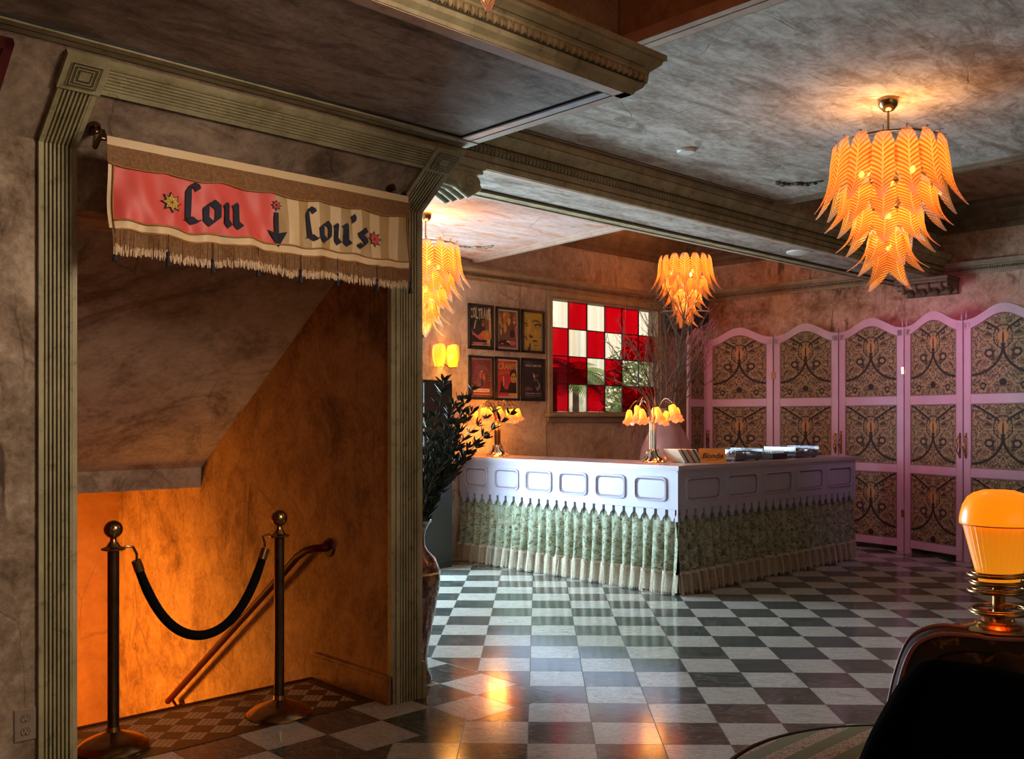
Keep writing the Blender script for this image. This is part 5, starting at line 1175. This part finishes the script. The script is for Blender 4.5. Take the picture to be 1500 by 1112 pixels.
# black screens in the far corner
tv = thing('corner_monitor', 'black monitor high in the corner behind the far chandelier', 'monitor', (9.93, 7.29, 2.80), -PI/4)
b = MB(); b.bbox(-.29, -.04, .04, .29, .03, .20, .008); b.build('case', M['black'], tv); b = MB(); b.box(-.275, -.042, .055, .275, -.039, .185); b.build('screen', plain('dark_screen', (.01,.01,.012), .1), tv); b = MB(); b.tube([(0,.03,.12),(0,.40,.12)], .02, 8); b.build('wall_arm', M['black'], tv)
sh = thing('corner_speaker', 'curved black corner unit just under the high black monitor', 'speaker', (9.90, 7.26, 2.575), -PI/4); b = MB()
n = 14; rings = [[(-.285+.57*i/n, -.05-.07*math.sin(PI*i/n), z) for z in (0, .23)]+[(-.285+.57*i/n, .12, z) for z in (.23, 0)] for i in range(n+1)]; b.loft(rings, 0, True); b.build('case', M['black'], sh, smooth=True)
b = MB(); b.loft([[(-.29+.58*i/n, -.055-.072*math.sin(PI*i/n), z) for z in (.228, .242)]+[(-.29+.58*i/n, .12, z) for z in (.242, .228)] for i in range(n+1)], 0, True); b.build('edge_strip', M['white_edge'], sh)

# ================================================================== FOREGROUND SEATING (set square to the diagonal floor)
def root_uw(name, label, cat, u, w, z=0, rz=0):
    return thing(name, label, cat, cw(u, w, z), ANG-PI/2+rz)     # local x = sideways, y = away from the viewer
def velvet_floral():
    t = NT('floral_velvet'); o = t.obj(); n = t.noise(o, 5, 5, .6, .8); n2 = t.noise(o, 14, 5, .6, .6)
    c = t.ramp(n, [(.40, (.020,.009,.006)), (.52, (.055,.020,.010)), (.62, (.035,.022,.010))]); c = t.mix(t.ramp(n2, [(.58, 0.0), (.64, .8)]), c, (.22,.09,.035)); return t.end(t.pbr(c, .8, 0.0, t.bump(n2, .2, .004), Specular_IOR_Level=.15))
M['sofa'] = velvet_floral(); M['piping'] = plain('rose_piping', (.28,.07,.06), .5)
so = root_uw('velvet_sofa', 'dark floral velvet sofa with a rounded piped end below the orange lamp', 'sofa', 0, 0)
def sm(pts, n=6):      # smooth a polyline
    out = []
    for i in range(len(pts)-1):
        p0, p1, p2, p3 = pts[max(0, i-1)], pts[i], pts[i+1], pts[min(len(pts)-1, i+2)]
        for k in range(n):
            f = k/n; out.append(tuple(.5*((2*p1[j])+(-p0[j]+p2[j])*f+(2*p0[j]-5*p1[j]+4*p2[j]-p3[j])*f*f+(-p0[j]+3*p1[j]-3*p2[j]+p3[j])*f**3) for j in range(2)))
    out.append(pts[-1]); return out
PF = sm([(1.27,.0),(1.28,.28),(1.301,.443),(1.325,.564),(1.362,.652),(1.414,.690),(1.48,.702),(1.58,.695),(1.75,.682),(2.7,.680)])
PM = sm([(1.30,.0),(1.315,.26),(1.340,.42),(1.368,.54),(1.405,.635),(1.455,.680),(1.53,.700),(1.62,.690),(1.80,.682),(2.7,.680)])
PR = sm([(1.36,.0),(1.375,.22),(1.403,.35),(1.450,.48),(1.488,.57),(1.540,.640),(1.62,.672),(1.72,.678),(1.90,.678),(2.7,.676)])
def cap_(P_, w, k=0.0): return [(x+k*(1 if x < 1.6 else 0), w, max(0, z-k)) for x, z in P_]+[(2.7, w, 0)]
b = MB(); b.loft([cap_(PF, 3.30, .012), cap_(PF, 3.315), cap_(PM, 3.46), cap_(PR, 3.62), cap_(PR, 3.66, .03)], 0, True); b.build('backrest', M['sofa'], so, smooth=2)
b = MB()
for P_, w in ((PF, 3.305), (PM, 3.46)): b.tube([(x, w, z+.004) for x, z in P_], .008, 8)
b.build('piping', M['piping'], so, smooth=2)
b = MB(); b.loft([cap_(PF, 3.305, .05), cap_(PF, 3.275, .062), cap_(PF, 3.262, .085)], 0, True); b.build('front_panel', M['sofa'], so, smooth=2)
for i in range(4):
    b = MB(); b.ball((0,0,0), .10, 20, 0, (1.15,.55,1.35)); o = b.build('tufted_roll', M['sofa'], so, smooth=2); o.location = (1.66+i*.225, 3.262, .520)

lam = root_uw('dome_lamp', 'glowing orange domed lamp with pleated shade and brass rings on the sofa back', 'table lamp', 1.745, 3.475, .682)
def ringz(b, R_, z, r=.007, dx=0.0, tilt=0.0): b.tube([(dx+R_*math.cos(2*PI*i/48), R_*math.sin(2*PI*i/48), z+tilt*math.cos(2*PI*i/48)) for i in range(49)], r, 8, cap=False)
b = MB(); b.lathe([(.128,.0),(.130,.008),(.122,.016),(.085,.026),(.078,.034),(.060,.036),(.052,.048),(.028,.052),(.001,.053)], n=40); b.build('base', M['brass'], lam, smooth=True)
b = MB(); b.lathe([(.022,.05),(.022,.155),(.045,.160),(.045,.170),(.001,.171)], n=24); b.build('stem', M['brass'], lam, smooth=True)
for k, z in enumerate((.072, .148, .176, .206)):
    b = MB(); ringz(b, .098, z, .0065, .004*(-1)**k, .004); ringz(b, .090, z+.008, .004, 0, .004)
    for i in range(3): a = 2*PI*i/3+.5+k; b.tube([(.02*math.cos(a), .02*math.sin(a), z), (.097*math.cos(a), .097*math.sin(a), z)], .003, 5)
    b.build('brass_ring', M['brass'], lam, smooth=2)
b = MB(); n = 96; vs = []; uv = []
for j in range(9):
    f = j/8; R_ = .064+(.120-.064)*f**.92; z = .172+.218*f
    for k in range(n+1):
        a = 2*PI*k/n; rr = R_*(1+.028*math.sin(a*32)); vs.append((rr*math.cos(a), rr*math.sin(a), z)); uv.append((k/n, f))
b.add(vs, [(j*(n+1)+k, j*(n+1)+k+1, (j+1)*(n+1)+k+1, (j+1)*(n+1)+k) for j in range(8) for k in range(n)], 0, uv); b.build('pleated_shade', M['shade_pleat'], lam, smooth=2)
b = MB(); vs = []; uv = []; n = 48; pr2 = [(.130,.384),(.132,.390),(.132,.402),(.129,.425),(.121,.455),(.106,.482),(.084,.499),(.054,.509),(.001,.512)]
for j, (R_, z) in enumerate(pr2):
    for k in range(n+1): a = 2*PI*k/n; vs.append((R_*math.cos(a), R_*math.sin(a), z)); uv.append((k/n, j/8))
b.add(vs, [(j*(n+1)+k, j*(n+1)+k+1, (j+1)*(n+1)+k+1, (j+1)*(n+1)+k) for j in range(8) for k in range(n)], 0, uv); b.build('dome_shade', M['shade_top'], lam, smooth=2)
b = MB(); ringz(b, .1305, .386, .0022); b.build('rim', M['print_orange'], lam, smooth=2)
ld = bpy.data.lights.new('lamp_light', 'POINT'); ld.energy = .8; ld.color = (1, .38, .05); ld.shadow_soft_size = .03; lo = bpy.data.objects.new('lamp_light', ld); COL.objects.link(lo); lo.parent = lam; lo.location = (0, -.0, .235)

def stripe_mat():
    t = NT('braided_stripe'); x, y, z = t.sep(t.obj()); s = t.math('FRACT', t.math('DIVIDE', t.math('ADD', t.math('MULTIPLY', x, .7071), t.math('MULTIPLY', y, -.7071)), .105))
    o = t.obj(); n = t.noise(o, 90, 3, .6, 1.5); braid = t.ramp(n, [(.44, (.10,.045,.02)), (.50, (.62,.42,.24)), (.56, (.25,.13,.06)), (.62, (.55,.36,.20))]); ol = t.mix(t.math('MULTIPLY', t.noise(t.mp(o, scale=(1, 8, 1)), 14, 3), .6), (.17,.15,.035), (.06,.05,.012))
    c = t.mix(t.math('GREATER_THAN', s, .5), ol, braid); e = t.math('LESS_THAN', t.math('ABSOLUTE', t.math('SUBTRACT', t.math('ABSOLUTE', t.math('SUBTRACT', s, .5)), .25)), .24)
    return t.end(t.pbr(c, .7, 0.0, t.bump(n, .3, .003)))
M['stripe'] = stripe_mat()
ot = root_uw('round_ottoman', 'round ottoman covered in olive and braided stripes at the bottom edge', 'ottoman', 1.20, 2.50)
b = MB(); b.lathe([(.60,.10),(.655,.12),(.672,.20),(.672,.40),(.664,.428),(.645,.440),(.40,.452),(.001,.456)], n=64); b.build('cushion', M['stripe'], ot, smooth=True)
b = MB(); ringz(b, .668, .432, .007); b.build('piping', M['black'], ot, smooth=2)
for i in range(4): a = PI/4+i*PI/2; b = MB(); b.lathe([(.02,0),(.03,.11)], (.5*math.cos(a), .5*math.sin(a), 0), 12); b.build('leg', M['black'], ot, smooth=True)

ch = root_uw('tufted_chair', 'black velvet chair seen from behind as a dark shape in the corner', 'chair', .98, 1.36)
b = MB(); n = 16; out = sm([(-.52,.34), (-.53,.60), (-.505,.82), (-.466,.945), (-.428,1.021), (-.395,1.072), (-.368,1.092), (-.311,1.088), (-.23,1.072), (0,1.03), (.30,.985), (.36,.94), (.38,.34)], 5)
c0 = (0, .70); sc_ = lambda k: [(c0[0]+(x-c0[0])*k, c0[1]+(z-c0[1])*k) for x, z in out]
b.loft([[(x, .00, z) for x, z in sc_(.93)], [(x, .02, z) for x, z in sc_(.99)], [(x, .06, z) for x, z in sc_(1.0)], [(x, .10, z) for x, z in sc_(.98)], [(x, .125, z) for x, z in sc_(.90)]], 0, True); b.build('backrest', M['velvet_dark'], ch, smooth=2)
for r_ in range(3):
    for c_ in range(4):
        b = MB(); b.ball((-.34+.16*c_+(.08 if r_ % 2 else 0), -.003, .50+.16*r_), .014, 8, 0, (1,.5,1)); b.build('button', M['velvet_black'], ch, smooth=2)
b = MB(); b.bbox(-.46, .08, .24, .36, .34, .40, .03); b.build('seat', M['velvet_dark'], ch, smooth=True)
for sx in (-.42, .33):
    for sy in (.03, .32): b = MB(); b.tube([(sx, sy, 0), (sx, sy, .26)], [.014, .022], 10); b.build('leg', M['black'], ch, smooth=True)
# ================================================================== LIGHT
def area(name, loc, rot, sx, sy, energy, col, spread=PI):
    l = bpy.data.lights.new(name, 'AREA'); l.shape = 'RECTANGLE'; l.size = sx; l.size_y = sy; l.energy = energy; l.color = col; l.spread = spread
    o = bpy.data.objects.new(name, l); COL.objects.link(o); o.location = loc; o.rotation_euler = rot; return o
def spot(name, loc, tgt, energy, col, size, blend=.8, rad=.05):
    l = bpy.data.lights.new(name, 'SPOT'); l.energy = energy; l.color = col; l.spot_size = math.radians(size); l.spot_blend = blend; l.shadow_soft_size = rad
    o = bpy.data.objects.new(name, l); COL.objects.link(o); o.location = loc; o.rotation_euler = (Vector(tgt)-Vector(loc)).to_track_quat('-Z', 'Y').to_euler(); return o
# cool daylight through the glazed street door
area('door_daylight', (4.5, YB-.03, 1.25), (-PI/2, 0, 0), 2.2, 2.3, 330, (.56,.83,1.0))
# added warm fill from behind the viewer; the near wall has no window
area('front_fill', (1.0, YN+.1, 1.9), (PI/2, 0, 0), 4.5, 2.0, 20, (1.0,.66,.42))
fl = spot('arch_fill_spot', (2.3, .9, 2.55), (1.25, 3.95, 1.6), 185, (1.0,.80,.60), 74, 1.0, .35)  # added fill spot to brighten the arch wall and banner; no fixture there
# warm light from the room at the bottom of the stairs
spot('stair_lamp', (1.35, 6.75, -.15), (2.7, 6.9, -.3), 210, (1, .40, .045), 165, 1.0, .25)
# coloured spots for the screens
spot('pink_spot', (8.3, 4.1, 2.9), (10.2, 4.35, 1.9), 42, (1, .12, .42), 75, .9)
spot('violet_spot', (7.8, 3.2, 3.15), (10.2, 4.7, .9), 30, (.72, .35, 1), 70, .9)
spot('rose_spot', (8.4, 5.7, 2.8), (9.9, 6.95, 1.8), 26, (1, .25, .45), 70, .9)
for q in ((8.7, 1.6, 3.42), (8.4, 5.6, 3.5)):  # added fill points to lift the dark gaps above the ceiling panels
    l = bpy.data.lights.new('gap_fill', 'POINT'); l.energy = 5; l.color = (1,.55,.25); l.shadow_soft_size = .15; o = bpy.data.objects.new('gap_fill', l); COL.objects.link(o); o.location = q
# sun on the patio outside
sun = bpy.data.lights.new('sun', 'SUN'); sun.energy = 2.4; sun.angle = .02; sun.color = (1, .95, .86); so_ = bpy.data.objects.new('sun', sun); COL.objects.link(so_); so_.rotation_euler = (math.radians(40), 0, math.radians(20))
w = bpy.data.worlds.new('world'); sc.world = w; w.use_nodes = True; w.node_tree.nodes['Background'].inputs[0].default_value = (.92, .96, 1, 1); w.node_tree.nodes['Background'].inputs[1].default_value = 1.05
vs = sc.view_settings; vs.view_transform = 'Standard'; vs.look = 'None'; vs.exposure = .3; vs.gamma = 1; vs.use_curve_mapping = False
cy = sc.cycles; cy.max_bounces = 8; cy.diffuse_bounces = 4; cy.glossy_bounces = 4; cy.transmission_bounces = 6; cy.transparent_max_bounces = 16; cy.sample_clamp_indirect = 4; cy.use_denoising = True; cy.blur_glossy = .5
try: cy.denoiser = 'OPENIMAGEDENOISE'
except Exception: pass
